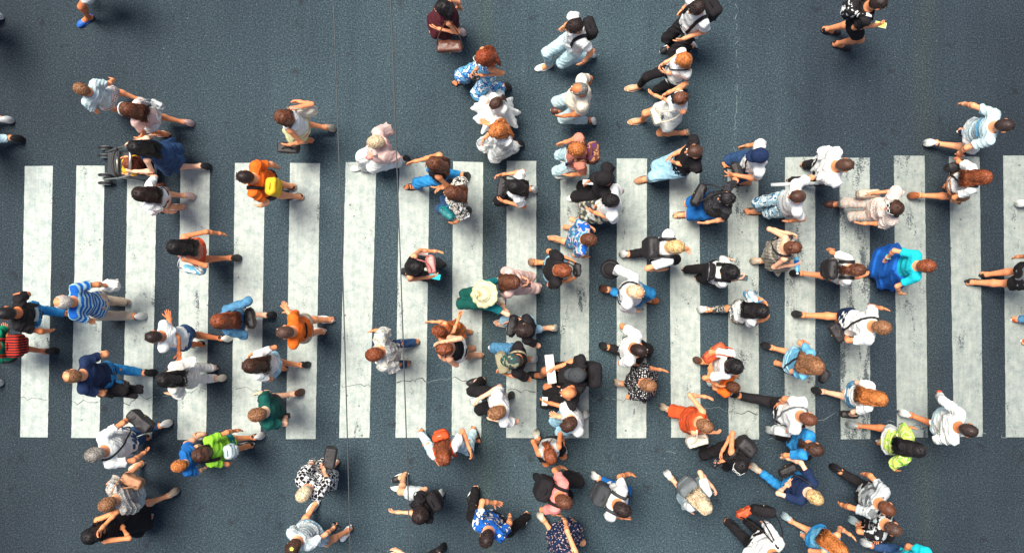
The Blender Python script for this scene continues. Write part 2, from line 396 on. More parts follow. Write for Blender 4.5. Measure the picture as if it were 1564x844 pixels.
# ------------------------------------------------------------------ shoes
_shoes = {}
def foot_outline(L, w, n=20):
    o = []
    for i in range(n):
        t = i / n * 2 * pi; x = cos(t)
        y = sin(t) * w * (1.0 + .16 * x - .10 * cos(2 * t)); o.append((x * L / 2, y))
    return np.array(o)
def shoe_meshes(kind, col, sole, s):
    key = (kind, col, sole, round(s, 1))
    if key in _shoes: return _shoes[key]
    L = .28 * s; w = .048 * s; g = Geo(); parts = []
    g.prism(foot_outline(L, w), 0.0, .024 * s if kind == 'sneaker' else .014 * s, 0, .04)
    parts.append(('sole', g.mesh('sole', plain('rubber_' + sole, sole, .6))))
    if kind in ('sneaker', 'shoe', 'flat'):
        top = .075 * s if kind != 'flat' else .045 * s
        P = [Ell((-.075 * s, 0, .045 * s), (.055 * s, .036 * s, top * .95)), Cap((-.06 * s, 0, .035 * s), (.07 * s, 0, .030 * s), .034 * s, .030 * s, (0, 1, 0), 1.25), Ell((.075 * s, .003, .026 * s), (.062 * s, .043 * s, .034 * s))]
        v, f = Field(P, .03, 0, minus=[Cap((-.072 * s, 0, .10 * s), (-.072 * s, 0, .2 * s), .030 * s), Ell((-.05 * s, 0, .105 * s), (.035 * s, .024 * s, .05 * s))], zmin=.018 * s).surface(.008)
        me = mesh('shoe_upper', v, f, leather(col, .6)); 
        parts.insert(0, ('upper', me))
        if kind == 'sneaker':
            g = Geo()
            for i in range(4):
                x = (-.005 + i * .022) * s; z = (.068 - i * .007) * s
                g.tube([(x, -.022 * s, z - .008), (x, 0, z), (x, .022 * s, z - .008)], .0035 * s, 4, 0)
            parts.append(('laces', g.mesh('laces', plain('lace_' + ('white' if col != 'white' else 'grey'), 'white' if col != 'white' else 'palegrey', .8))))
    else:                                      # sandal straps
        g = Geo()
        if kind == 'flipflop': rows = []
        else: rows = [(.055, .040, .050), (.015, .040, .062), (-.085, .036, .075)]
        for x, yy, zz in rows:
            pts = [(x * s, yy * s * cos(a), .012 * s + zz * s * sin(a)) for a in np.linspace(0, pi, 8)]
            g.tube(pts, .009 * s, 4, 0, .4)
        if kind == 'flipflop':
            for sg in (-1, 1): g.tube([(.075 * s, 0, .03 * s), (.05 * s, sg * .02 * s, .056 * s), (.0, sg * .042 * s, .02 * s)], .008 * s, 4, 0, .6)
        parts.append(('strap', g.mesh('sandal_strap', leather(col, .5))))
    _shoes[key] = parts; return parts
def put_shoe(kind, col, sole, s, root, c, yaw, pitch):
    parts = shoe_meshes(kind, col, sole, s)
    e = None
    Mx = Matrix.Translation(Vector(c)) @ Matrix.Rotation(yaw, 4, 'Z') @ Matrix.Rotation(pitch, 4, 'Y')
    for i, (nm, me) in enumerate(parts):
        if i == 0:
            e = link({'sneaker': 'shoe', 'shoe': 'shoe', 'flat': 'shoe'}.get(kind, 'sandal'), me, root); e.matrix_local = Mx
        else: link(nm, me, e)
    return e

# ------------------------------------------------------------------ hair
def hair_parts(style, ck, hc, M, s, root, neckx, bodyback, shoulder_z, seed, sd):
    g = np.random.default_rng(seed); r = V(.088, .072, .106) * s
    if style == 'bald' : return None
    thick = dict(crop=.004, short=.007, balding=.007, long=.009, bob=.012, pony=.006, bun=.008, curly=.018, afro=.03).get(style, .012) * s
    W = lambda p: np.asarray(p) @ M.T + hc
    P = [Ell(hc + M @ V(-.004 * s, 0, .006 * s), r + thick - .002, M), Ell(hc + M @ V(-.035 * s, 0, -.035 * s), V(.065, .066, .085) * s + thick, M)]
    face = [RBox(hc + M @ V(.115 * s, 0, -.085 * s), V(.085, .15, .135) * s, .03 * s, M @ roty(-.30)), RBox(hc + M @ V(.04 * s, 0, -.165 * s), V(.12, .2, .10) * s, .03, M)]
    minus = list(face)
    if style in ('long', 'bob', 'curly'): minus = [RBox(hc + M @ V(.13 * s, 0, -.085 * s), V(.075, .13, .13) * s, .03 * s, M @ roty(-.22))]
    if style == 'balding': minus.append(Ell(hc + M @ V(.035 * s, 0, .085 * s), V(.085, .062, .07) * s, M))
    length = {'long': .30 + .12 * g.uniform(), 'bob': .17, 'curly': .27}.get(style, 0) * s
    if length:
        a = hc + M @ V(-.05 * s, 0, -.02 * s); zb = hc[2] - length
        xb = min(a[0], bodyback) if zb < shoulder_z else a[0] - .01
        mid = V(min(a[0], bodyback + .02) - .008, a[1] + .01, hc[2] - .16 * s) if length > .2 else None
        end = V(xb - .005, a[1] + g.normal() * .02, zb)
        if mid is not None:
            P += [Cap(a, mid, .055 * s, .042 * s, (0, 1, 0), 1.22), Cap(mid, mid + (end - mid) * .72, .028 * s, .010 * s, (0, 1, 0), 1.9)]
        else:
            P += [Cap(a, end, .062 * s, .050 * s, (0, 1, 0), 1.35)]
    f = Field(P, .03, 0, wrinkle=.003 if style in ('crop',) else .006, wf=90 if style != 'curly' else 110, minus=minus, seed=seed)
    v, q = f.surface(.0105)
    G = Geo(); G.add(v, q)
    # locks: thin tapered strands that follow the scalp
    N = dict(crop=260, short=340, balding=150, long=460, bob=420, curly=420, pony=300, bun=280).get(style, 200)
    crown = V(-.35, g.normal() * .15)
    for i in range(N):
        ph = g.uniform(0, 2 * pi); m_ = 7
        if style == 'crop' or style == 'short':
            # tufts lying along the growth direction
            u = unit(g.normal(size=3) + V(-.25, 0, .75)); 
            if u[0] > .55 and u[2] < .45: continue
            if u[2] < -.35: continue
            t1 = unit(np.cross(np.cross(u, V(-.5, 0, .85)), u)) * -1 + g.normal(size=3) * .35
            if style == 'short' and u[0] > .2 and u[2] > .3: t1 = t1 + V(0, .9 * sd, 0)
            Ls = (.018 if style == 'crop' else .050) * s * g.uniform(.6, 1.2)
            k = np.linspace(0, 1, 4)[:, None]
            dirs = u + k * t1 * Ls / .1; dirs /= np.linalg.norm(dirs, axis=1)[:, None]
            pts = dirs * (r + thick + .001) + k * (1 - k) * .02 * u * (1.3 if style == 'short' else .3)
            G.tube(W(pts), np.array([.005, .0072, .006, .0015]) * s * (1.0 if style == 'short' else .6), 3)
            continue
        if style == 'balding':
            ph = g.uniform(.8, 2 * pi - .8); th = g.uniform(1.0, 1.75); k = np.linspace(0, 1, 4)
            a_ = ph + k * .25 * g.choice([-1, 1]); t_ = th + k * .2
            pts = np.c_[np.sin(t_) * np.cos(a_), np.sin(t_) * np.sin(a_), np.cos(t_)] * (r + thick)
            G.tube(W(pts), np.array([.003, .004, .004, .001]) * s, 3); continue
        # longer hair: from a parting over the skull
        back = abs(((ph + pi) % (2 * pi)) - pi)          # 0 = front, pi = back
        if style in ('pony', 'bun'):
            u0 = unit(V(cos(ph) * 1.0, sin(ph) * .9, .25 + .3 * g.uniform() - (.35 if back > 2 else 0)))
            u1 = unit(V(-.95, 0, .15 if style == 'pony' else .42))
            k = np.linspace(0, 1, 6)[:, None]; dr = u0 * (1 - k) + u1 * k + k * (1 - k) * V(0, 0, .9)
            dr /= np.linalg.norm(dr, axis=1)[:, None] + 1e-6
            pts = dr * (r + thick + .002) + g.normal(size=3) * .002
            G.tube(W(pts), np.array([.003, .006, .0068, .0065, .005, .003]) * s, 3); continue
        th_end = 1.25 if back < .9 else 1.95
        th = np.linspace(.06, th_end * g.uniform(.85, 1.08), m_)
        sweep = (1 if sin(ph) >= 0 else -1) * np.linspace(0, 1, m_) ** 1.3 * (1.15 if back < 1.2 else .15)
        a_ = ph + sweep * (1 if back < 1.2 else -1) + g.normal() * .05
        wob = .05 * np.sin(np.linspace(0, 9, m_) + ph * 7) * (1.8 if style == 'curly' else .5)
        dr = np.c_[np.sin(th) * np.cos(a_ + wob), np.sin(th) * np.sin(a_ + wob), np.cos(th)]
        tilt = roty(-.35)                                  # crown sits a little back
        pts = W((dr @ tilt.T) * (r + thick + .000 + .011 * g.uniform()))
        aend = (a_[-1] + pi) % (2 * pi) - pi
        if abs(aend) > 1.15 and length:
            last = pts[-1]; kk = np.linspace(.15, 1, 7)[:, None]
            tgt = V((end[0] - .03 * s + g.uniform(0, .03)), a[1] + (last[1] - a[1]) * g.uniform(.30, 1.05) + g.normal() * .020, zb + g.uniform(-.04, .07) * (2.0 if style == 'long' else .7))
            way = V(min(last[0] - .012, (mid[0] if mid is not None else a[0]) - .03 * s), last[1] * 1.1 - .1 * a[1], (hc[2] - .15 * s) if mid is not None else (last[2] + tgt[2]) / 2)
            lp = last * (1 - kk) ** 2 + 2 * way * kk * (1 - kk) + tgt * kk ** 2
            lp = lp + np.c_[np.sin(kk * 14 + ph * 5) * .006, np.sin(kk * 9 + ph * 3) * .013, kk * 0] * (2.6 if style == 'curly' else 1)
            pts = np.concatenate([pts, lp])
        n = len(pts); rad = .0066 * s * np.sin(np.linspace(.45, pi * .93, n)) * g.uniform(.7, 1.25) + .0012
        G.tube(pts, rad, 3)
    root_end = None
    if style == 'pony':
        b0 = W(V(-.10, 0, .01) * s)
        for i in range(70):
            k = np.linspace(0, 1, 8)[:, None]; e = b0 + V(-.07 * s, g.normal() * .035, -.30 * s * g.uniform(.75, 1.1)); w_ = b0 + V(-.09 * s, g.normal() * .03, .015)
            p_ = b0 * (1 - k) ** 2 + 2 * w_ * k * (1 - k) + e * k ** 2 + g.normal(size=3) * .006
            G.tube(p_, np.array([.003, .006, .007, .007, .006, .005, .004, .001]) * s, 3)
    if style == 'bun':
        b0 = W(V(-.085, 0, .075) * s)
        for i in range(26):
            a_ = g.uniform(0, 6.28); tl = g.uniform(-1.2, 1.2); rr = .030 * s * g.uniform(.75, 1.1)
            t_ = np.linspace(0, 4.2, 10); q_ = np.c_[np.cos(t_ + a_), np.sin(t_ + a_) * cos(tl), np.sin(t_ + a_) * sin(tl)] * rr
            G.tube(b0 + q_, .0058 * s, 3)
        G.ball(b0, .026 * s)
    return link('hair', G.mesh('hair', hairmat(ck)), root)

# ------------------------------------------------------------------ hands
def fingers(G, wrist, dirv, palm, side, s, curl, m=0):
    """four fingers and a thumb from the end and the side of the palm"""
    dirv = unit(dirv); palm = unit(palm - (palm @ dirv) * dirv); lat = unit(np.cross(dirv, palm)) * side
    base = wrist + dirv * .082 * s
    for i, (o, L) in enumerate(zip((.030, .010, -.010, -.029), (.070, .078, .072, .056))):
        p = base + lat * o * s - dirv * abs(o) * .25 * s; a = curl * .35; pts = [p - dirv * .02 * s, p]
        sp = lat * (o * 2.2)
        for seg in (.44, .32, .24):
            dd = unit(dirv * cos(a) + palm * sin(a) + sp); p = p + dd * L * seg * s; pts.append(p); a += curl * .75
        G.tube(pts, np.array([.0085, .0090, .0085, .0078, .0058]) * s, 6, m)
    p = wrist + dirv * .028 * s + lat * .026 * s; pts = [p - lat * .012 * s, p]
    for seg, k in ((.036, .2), (.030, .5), (.022, .8)):
        dd = unit(dirv * .75 + lat * (.80 - k * curl * .6) + palm * (.25 + .5 * k * curl)); p = p + dd * seg * s; pts.append(p)
    G.tube(pts, np.array([.012, .0125, .0105, .009, .0065]) * s, 6, m)

# ------------------------------------------------------------------ a person
class Person: pass
_seed = [100]
def P(label, head, face, H=1.70, feet=(), hands=(), hair=('short', 'brown'), skin='mid', top=('tee', 'white'), bot=('pants', 'black'), shoes=('sneaker', 'white'),
      look=0, pitch=14, fat=1.0, lean=0.0, tw=0, female=None, back=.3, face_hidden=False, group=None):
    fat = 1 + (fat - 1) * .6
    _seed[0] += 1; seed = _seed[0]; g = np.random.default_rng(seed)
    s = H / 1.75; hs = .5 + .5 * s if s < .9 else s ** .5 * 1.0
    if female is None: female = hair[0] in ('long', 'bob', 'pony', 'bun') or (hair[0] == 'curly')
    f = V(cos(R(face)), -sin(R(face)), 0); lft = V(-f[1], f[0], 0); yaw = math.atan2(f[1], f[0])
    hw = at(head[0], head[1], H - .115 * hs)                      # centre of the skull
    neck_w = hw - f * .055 * s - V(0, 0, .17 * s * (hs / s) ** .3); neck_w[2] = H * .825
    fs = [at(x[0], x[1], .05) for x in feet]
    c = neck_w * V(1, 1, 0)
    if len(fs) == 0: fs = [c + f * .22 * s + lft * .09, c - f * .24 * s - lft * .09]
    elif len(fs) == 1:
        o = fs[0] - c; al = o @ f; la = o @ lft; la2 = -np.sign(la if abs(la) > .02 else 1) * .09
        fs.append(c + f * float(np.clip(-al * .6, -.3, .3)) + lft * la2)
    org = .5 * (fs[0] + fs[1]) * V(1, 1, 0) * .38 + c * .62
    if np.linalg.norm(org - c) > .22: org = c + unit(org - c) * .22
    B = np.stack([f, lft, V(0, 0, 1)])                            # world -> local rows
    loc = lambda w: B @ (w - org)
    hc = loc(hw); nk = loc(neck_w)
    fs = [loc(x) for x in fs]
    if fs[0][1] < fs[1][1]: fs = fs[::-1]                         # left foot first
    pz = .525 * H
    reach = .49 * H
    for q in fs:
        dd = math.hypot(q[0], q[1]); 
        if dd > reach * .88: q[:2] *= reach * .88 / dd
        pz = min(pz, .07 + math.sqrt(max(reach ** 2 - math.hypot(q[0], q[1]) ** 2, .3 * H * .3 * H)))
    pz = max(pz, .49 * H)
    pel = V(0, 0, pz)
    sp = nk - pel; up = unit(sp)
    sw = (.143 if female else .163) * s * (1 + (fat - 1) * .5); tm = rotz(R(tw))
    shc = nk - up * .045 * s
    SH = [shc + tm @ V(0, sg * sw, 0) for sg in (1, -1)]
    HP = [pel + V(0, sg * .088 * s, -.035 * s) for sg in (1, -1)]
    l1 = l2 = .252 * H
    KN, AN, FT = [], [], []
    trail = 0 if fs[0][0] < fs[1][0] else 1
    for i in range(2):
        q = fs[i]; tr = i == trail and abs(fs[0][0] - fs[1][0]) > .20
        pit = R(108) if tr else 0; fd = V(cos(pit), 0, -sin(pit)); nn = V(sin(pit), 0, cos(pit))
        c_ = V(q[0] - .045 * s, q[1], .012) - fd * .135 * s if tr else V(q[0], q[1], .004)
        if tr: c_[2] = .015 + .135 * s * sin(pit)
        ank = c_ - fd * .072 * s + nn * .085 * s
        kn, an = ik(HP[i], ank, l1, l2, V(1, .08 * (1 - 2 * i), 0))
        c_ = c_ + (an - ank) * V(1, 1, 1 if tr else 0)
        KN.append(kn); AN.append(an); FT.append((an, pit, c_))
    # arms
    la1, la2 = .170 * H, .150 * H; Lh = la2 + .045 * H; slot = [None, None]
    def solve(h, S):
        if len(h) == 3: return loc(at(*h))
        best, bd = None, 9
        for z in np.arange(.50 * H - .05, H * .95, .02):
            q = loc(at(h[0], h[1], z)); d_ = np.linalg.norm(q - S)
            if d_ < (la1 + Lh) * .96: return q
            if d_ < bd: best, bd = q, d_
        return best
    if len(hands) == 2:
        c1 = [[solve(hands[i], SH[j]) for j in range(2)] for i in range(2)]
        cost = lambda a, b: np.linalg.norm((c1[0][a] - SH[a])) + np.linalg.norm(c1[1][b] - SH[b])
        if cost(0, 1) <= cost(1, 0): slot = [c1[0][0], c1[1][1]]
        else: slot = [c1[1][0], c1[0][1]]
    elif len(hands) == 1:
        c1 = [solve(hands[0], S) for S in SH]; j = int(np.linalg.norm(c1[1] - SH[1]) < np.linalg.norm(c1[0] - SH[0])); slot[j] = c1[j]
    EL, WR, HD = [], [], []
    swing = .16 if trail == 0 else -.16
    for i in range(2):
        sg = 1 - 2 * i; q = slot[i]
        if q is None: q = SH[i] + unit(V(swing * sg * 1.6 + .04, sg * .09, -1)) * (la1 + Lh) * .975
        el, hd = ik(SH[i], q, la1, Lh, V(-.85, sg * .30, -.35))
        u = unit(hd - el); EL.append(el); HD.append(hd); WR.append(el + u * la2)
    m = {}
    fe = .9 if female else 1.0
    tors = [Cap(nk - up * .13 * s, nk - up * .26 * s, .092 * s * fe * fat ** .5, .092 * s * fe * fat, tuple(tm @ V(0, 1, 0)), 1.42),
            Cap(nk - up * .26 * s, pel + up * .08 * s, .090 * s * fe * fat, .090 * s * fe * fat, (0, 1, 0), 1.33),
            Cap(SH[0] - up * .012 * s - V(0, .02, 0), SH[1] - up * .012 * s + V(0, .02, 0), .056 * s * fe, None),
            Cap(nk - up * .10 * s, nk - up * .035 * s, .075 * s, .055 * s, (0, 1, 0), 1.5)]
    if fat > 1.08: tors.append(Ell(pel + up * .17 * s + V(.05 * s, 0, 0), V(.115, .135, .15) * s * fat))
    if female: tors += [Ell(nk - up * .20 * s + V(.075, sg * .055, 0) * s, V(.055, .058, .06) * s) for sg in (1, -1)]
    hips = [Cap(pel + up * .06 * s, pel - up * .03 * s, .096 * s * fat, .100 * s * fat * (1.06 if female else 1), (0, 1, 0), 1.45 if female else 1.36)]
    def arm(i, t=1.0, extra=0.0, full=False):
        a, e, w_ = SH[i], EL[i], WR[i]; r0, r1, r2 = .041 * s * fe, .035 * s * fe, .0235 * s * fe
        if not full:
            u = unit(e - a); h = a + (e - a) * t
            return [Cap(a, a + (e - a) * min(1, t + .12), r0 + extra * .6, r0 + (r1 - r0) * t + extra, cut=(h, u))]
        if full == 'long': return [Cap(a, e, r0 + extra * .5, r1 + extra * .6), Cap(e, w_, r1 + extra * .6, r2 + extra)]
        bulge = e + (w_ - e) * .3
        return [Cap(a, e, r0, r1 * .93), Cap(e, bulge, r1 * .90, r1 * .93), Cap(bulge, w_, r1 * .92, r2)]
    def leg(i, t=2.0, extra=0.0):
        h, k, a = HP[i], KN[i], AN[i]; r0, r1, r2 = .077 * s * fat ** .5, .051 * s, .032 * s
        if t < 1: u = unit(k - h); return [Cap(h, h + (k - h) * min(1, t + .1), r0 + extra * .4, r0 + (r1 - r0) * t + extra, cut=(h + (k - h) * t, u))]
        if t < 2:
            tt = t - 1; u = unit(a - k); return [Cap(h, k, r0, r1 + extra * .7), Cap(k, k + (a - k) * min(1, tt + .08), r1 + extra * .7, r1 + (r2 - r1) * tt + extra, cut=(k + (a - k) * tt, u))]
        return [Cap(h, k, r0, r1 + extra * .7), Cap(k, a + unit(k - a) * .0, r1 + extra * .7, r2 + extra, cut=(a - V(0, 0, .0), V(0, 0, -1)))]
    M = rotz(R(look)) @ roty(R(pitch))
    headp = [Ell(hc, V(.088, .070, .102) * hs, M), Ell(hc + M @ V(.028, 0, -.062) * hs, V(.064, .056, .062) * hs, M),
             Cap(hc + M @ V(.090, 0, .008) * hs, hc + M @ V(.108, 0, -.030) * hs, .010 * hs, .016 * hs),
             Ell(hc + M @ V(-.004, .079, -.018) * hs, V(.020, .010, .033) * hs, M), Ell(hc + M @ V(-.004, -.079, -.018) * hs, V(.020, .010, .033) * hs, M),
             Cap(nk - up * .03 * s, hc + M @ V(-.02, 0, -.06) * hs, .058 * s * fe, .050 * s * fe)]
    G = Geo()
    body = list(tors) + hips + headp
    for i in range(2):
        sg = 1 - 2 * i
        body += arm(i, full=True)
        k, a = KN[i], AN[i]; calf = k + (a - k) * .32 + V(-.012 * s, 0, 0)
        body += [Cap(HP[i], k, .076 * s * fat ** .5, .049 * s), Cap(k, calf, .046 * s, .050 * s), Cap(calf, a, .048 * s, .029 * s)]
        pit = FT[i][1]; fd = V(cos(pit), 0, -sin(pit)); nn = V(sin(pit), 0, cos(pit)); toe = a + fd * (.135 if shoes and shoes[0] in ('sandal', 'flipflop') else .120) * s - nn * .05 * s; heel = a - fd * .03 * s - nn * .045 * s
        body += [Cap(heel, toe, .030 * s, .022 * s, (0, 1, 0), 1.45), Cap(a, toe * .7 + a * .3 - nn * .01, .034 * s, .026 * s)]
        for j in range(5 if shoes and shoes[0] in ('sandal', 'flipflop') else 0):
            y = (-.030 + .015 * j) * s * (-sg); tl = (.052, .050, .044, .036, .028)[j if True else 0] * s
            st = toe + V(0, y, 0) + fd * .012 * s
            G.tube([st, st + fd * tl * .5, st + fd * tl + V(0, 0, -.004)], np.array([.010, .010, .007]) * s * (1.25 if j == 0 else .9), 6)
        u = unit(HD[i] - WR[i]); palm = unit(V(0, -sg, 0) + V(.25, 0, -.1)); 
        if HD[i][2] > .62 * H: palm = unit(V(0, -sg * .6, .2) + V(-.5, 0, 0))
        pw = unit(np.cross(u, palm))
        body += [Cap(WR[i] - u * .01, WR[i] + u * .075 * s, .021 * s, .017 * s, pw, 2.0)]
        fingers(G, WR[i], u, palm, 1 if (np.cross(u, palm) @ V(1, 0, .3)) > 0 else -1, s, .85 if slot[i] is not None and HD[i][2] > .6 * H else .45)
    v, q = Field(body, .028).surface(.0115)
    G2 = Geo(); G2.add(v, q); 
    for a_, b_, c_ in zip(G.v, G.f, G.m): G2.add(a_, b_ - (b_.min()), c_)
    for sg in (1, -1):
        e = hc + M @ V(.082, sg * .032, .008) * hs
        G2.ball(e, .013 * hs, 1); G2.ball(e + M @ V(.0095, 0, 0) * hs, .0062 * hs, 2, 6, 4)
        bw = [hc + M @ V(.094 - abs(t - .0) * .4, sg * (.032 + t), .030 - abs(t) * .2) * hs for t in np.linspace(-.018, .020, 5)]
        G2.tube(bw, .0042 * hs, 4, 3, .6)
    lips = [hc + M @ V(.094 - t * t * 9, t, -.066) * hs for t in np.linspace(-.024, .024, 6)]
    G2.tube(lips, np.array([.002, .005, .0062, .0062, .005, .002]) * hs, 5, 4)
    root = empty('person', org, yaw, label=label, category='person' if H > 1.4 else 'child', group=group)
    link('body', G2.mesh('body', [skinmat(skin + '_%d' % (seed % 4)), plain('eye_white', (.8, .78, .75), .2), plain('iris', (.02, .015, .01), .2), plain('eyebrow', (.05, .03, .02), .8), plain('lip', (.5, .13, .09), .4)]), root)
    # ---- clothes
    surf = list(tors) + hips
    hemz = None
    tk, tm_ = top[0], top[1]
    neckball = [Ell(nk + up * .030 * s + V(.0, 0, 0) * s, V(.098, .080, .070) * s)]
    hem = pel + up * (-.045 * s if tk not in ('crop',) else .10 * s)
    if bot[0] in ('dress', 'skirt'): hem = pel + up * .03
    low = Cap(pel + up * .10 * s, pel - up * .06 * s, .098 * s * fat, .107 * s * fat, (0, 1, 0), 1.42, cut=(hem, -up))
    tcut = [Cap(x.a, x.b, x.r1, x.r2, x.side, x.flat) if isinstance(x, Cap) else x for x in tors]
    if tk in ('tee', 'polo', 'long', 'vest', 'blouse', 'crop'):
        pr = tcut + ([low] if tk != 'crop' else [])
        for i in range(2):
            if tk in ('tee', 'polo', 'crop'): pr += arm(i, .62, .009)
            elif tk == 'blouse': pr += arm(i, .9, .03)
            elif tk == 'long': pr += arm(i, full='long', extra=.012)
        mn = list(neckball)
        if tk == 'vest': mn += [Ell(SH[i] + V(0, (1 - 2 * i) * .045, .0) * s, V(.075, .055, .085) * s) for i in range(2)]
        fld = Field(pr, .032, .009, wrinkle=.013 if tk != 'blouse' else .019, wf=38, minus=mn, seed=seed)
        if tk == 'crop':
            pass
    elif tk in ('tank', 'strappy'):
        w_ = .050 if tk == 'tank' else .085
        mn = [Ell(nk + up * .03 * s, V(.12, .088 if tk == 'tank' else .12, .085 if tk == 'tank' else .12) * s)] + [Ell(SH[i] + V(0, (1 - 2 * i) * .035, .02) * s, V(.095, .060 + (w_ - .05) * .3, .12) * s) for i in range(2)]
        fld = Field(tcut + [low], .035, .009, wrinkle=.010, wf=38, minus=mn, seed=seed)
    else: fld = None
    if bot[0] == 'dress':
        hz = bot[2] if len(bot) > 2 else .45; rr = bot[3] if len(bot) > 3 else .27
        hx = (AN[0] + AN[1]) * .5 * .45 + (KN[0] + KN[1]) * .5 * .35; need = max(abs(KN[0][0] - hx[0]), abs(KN[1][0] - hx[0])) + .09
        pr = [Skirt(pel + up * .12 * s, V(hx[0], hx[1], hz), .135 * s * fat, max(rr, need * (1 if hz < KN[0][2] else .7)), n=int(g.integers(6, 10)) if rr < .3 or tm_ != 'white' else 11, ph=seed, fold=.07 if rr < .3 or tm_ != 'white' else .13)]
        fld.p += pr; fld.k = .05
        for p in fld.p: p.off = .012
    if fld is not None:
        v, q = fld.surface(.0115)
        nm = {'tee': 'shirt', 'polo': 'shirt', 'long': 'shirt', 'vest': 'vest', 'blouse': 'blouse', 'tank': 'tank_top', 'strappy': 'top', 'crop': 'top'}[tk]
        link('dress' if bot[0] == 'dress' else nm, mesh(nm, v, q, mat(tm_)), root)
    bk = bot[0]
    if bk in ('pants', 'jeans', 'leggings', 'wide', 'shorts', 'longshorts', 'cropped'):
        t, ex = dict(pants=(2, .014), jeans=(1.95, .008), leggings=(1.85, .002), wide=(1.95, .048), shorts=(.55, .024), longshorts=(.92, .026), cropped=(1.7, .008))[bk]
        pr = list(hips) + [Cap(pel + up * .10 * s, pel, .1 * s * fat, .102 * s * fat, (0, 1, 0), 1.36, cut=(pel + up * .085 * s, up))]
        for i in range(2): pr += leg(i, t, ex)
        fb = Field(pr, .03, .008, wrinkle=.004 if bk == 'leggings' else .010, wf=44, seed=seed + 5, zmin=.05)
        v, q = fb.surface(.0115); nm = {'shorts': 'shorts', 'longshorts': 'shorts'}.get(bk, 'trousers')
        link(nm, mesh(nm, v, q, mat(bot[1])), root)
    elif bk == 'skirt':
        hz = bot[2] if len(bot) > 2 else .6; rr = bot[3] if len(bot) > 3 else .22
        hx = (KN[0] + KN[1]) * .5 * (.6 if hz > .4 else 1.0) - V(.16 if rr > .3 else 0, 0, 0); need = max(abs(KN[0][0] - hx[0]), abs(KN[1][0] - hx[0])) * (1 if hz < .55 else .6) + .09
        v, q = Field([Skirt(pel + up * .12 * s, V(hx[0], hx[1], hz), .148 * s * fat, max(rr, need), n=int(g.integers(6, 11)) if rr < .3 else 7, ph=seed, flat=.8 if rr < .3 else .95, fold=.055)], .03, 0, wrinkle=.010 if rr < .3 else .022, wf=30, seed=seed).surface(.0115)
        link('skirt', mesh('skirt', v, q, mat(bot[1])), root)
    if shoes:
        for i in range(2):
            a, pit, c_ = FT[i]; sc = s
            put_shoe(shoes[0], shoes[1], shoes[2] if len(shoes) > 2 else ('white' if shoes[0] == 'sneaker' else 'tan' if shoes[0] in ('sandal', 'flipflop') and shoes[1] != 'black' else 'softblack'), sc, root, tuple(c_), (1 - 2 * i) * R(6), pit)
    hr = None
    if hair and hair[0] != 'bald':
        hr = hair_parts(hair[0], hair[1], hc, M, hs, root, nk[0], nk[0] - .10 * s, nk[2] - .06, seed, 1 if seed % 2 else -1)
    o = Person(); o.root = root; o.loc = loc; o.B = B; o.org = org; o.SH = SH; o.HD = HD; o.WR = WR; o.EL = EL; o.nk = nk; o.pel = pel; o.up = up; o.s = s; o.hs = hs; o.hc = hc; o.M = M; o.yaw = yaw; o.fat = fat
    allp = list(tors) + hips + [low]
    for p in allp: p.off = 0
    for i in range(2): allp += arm(i, .5, .016)
    o.surf = Field(allp, .045, .024); o.label = label
    o.world = lambda p: org + B.T @ np.asarray(p)
    return o

# ------------------------------------------------------------------ things people wear on the head or face
def cap(p, col, brim=True, turn=0, bucket=False):
    h = p.hs; M = p.M @ rotz(R(turn)); hc = p.hc
    v, f = Field([Ell(hc + M @ V(-.004, 0, .022) * h, V(.110, .094, .106) * h, M)], .02, 0, wrinkle=.003, minus=[RBox(hc + M @ V(0, 0, -.10) * h, V(.2, .2, .125) * h, .01, M)]).surface(.009)
    o = link('cap', mesh('cap', v, f, mat(col)), p.root)
    G = Geo(); n = 18
    if brim:
        ring = []
        ang = np.linspace(-1.15, 1.15, 11); rows = []
        for k in (0, .5, 1):
            for a_ in ang: rows.append((.095 * cos(a_) + .075 * k * (cos(a_) ** .5 if cos(a_) > 0 else 0), .088 * sin(a_) * (1 + .0 * k), .034 - .022 * k - .018 * (sin(a_) ** 2)))
        top = np.array(rows); bt = top - V(0, 0, .006); n_ = len(ang); f = []
        for k in range(2):
            for j in range(n_ - 1):
                a = k * n_ + j; f.append([a, a + n_, a + n_ + 1, a + 1]); b_ = a + 33; f.append([b_, b_ + 1, b_ + n_ + 1, b_ + n_])
        for j in range(n_ - 1): a = 2 * n_ + j; f.append([a, a + 33, a + 34, a + 1])
        G.add(hc + (np.concatenate([top, bt]) * h) @ M.T, f)
        link('brim', G.mesh('brim', mat(col)), o)
    G = Geo(); G.ball(hc + M @ V(-.004, 0, .130) * h, .010 * h); 
    for k in range(3):
        a_ = k * pi / 3; t_ = np.linspace(-1.25, 1.25, 9)
        G.tube([hc + M @ (V(sin(t) * cos(a_) * .112, sin(t) * sin(a_) * .096, .022 + cos(t) * .108) * h + V(-.004, 0, 0)) for t in t_], .0018, 4)
    link('button', G.mesh('button', mat(col)), o)
    return o
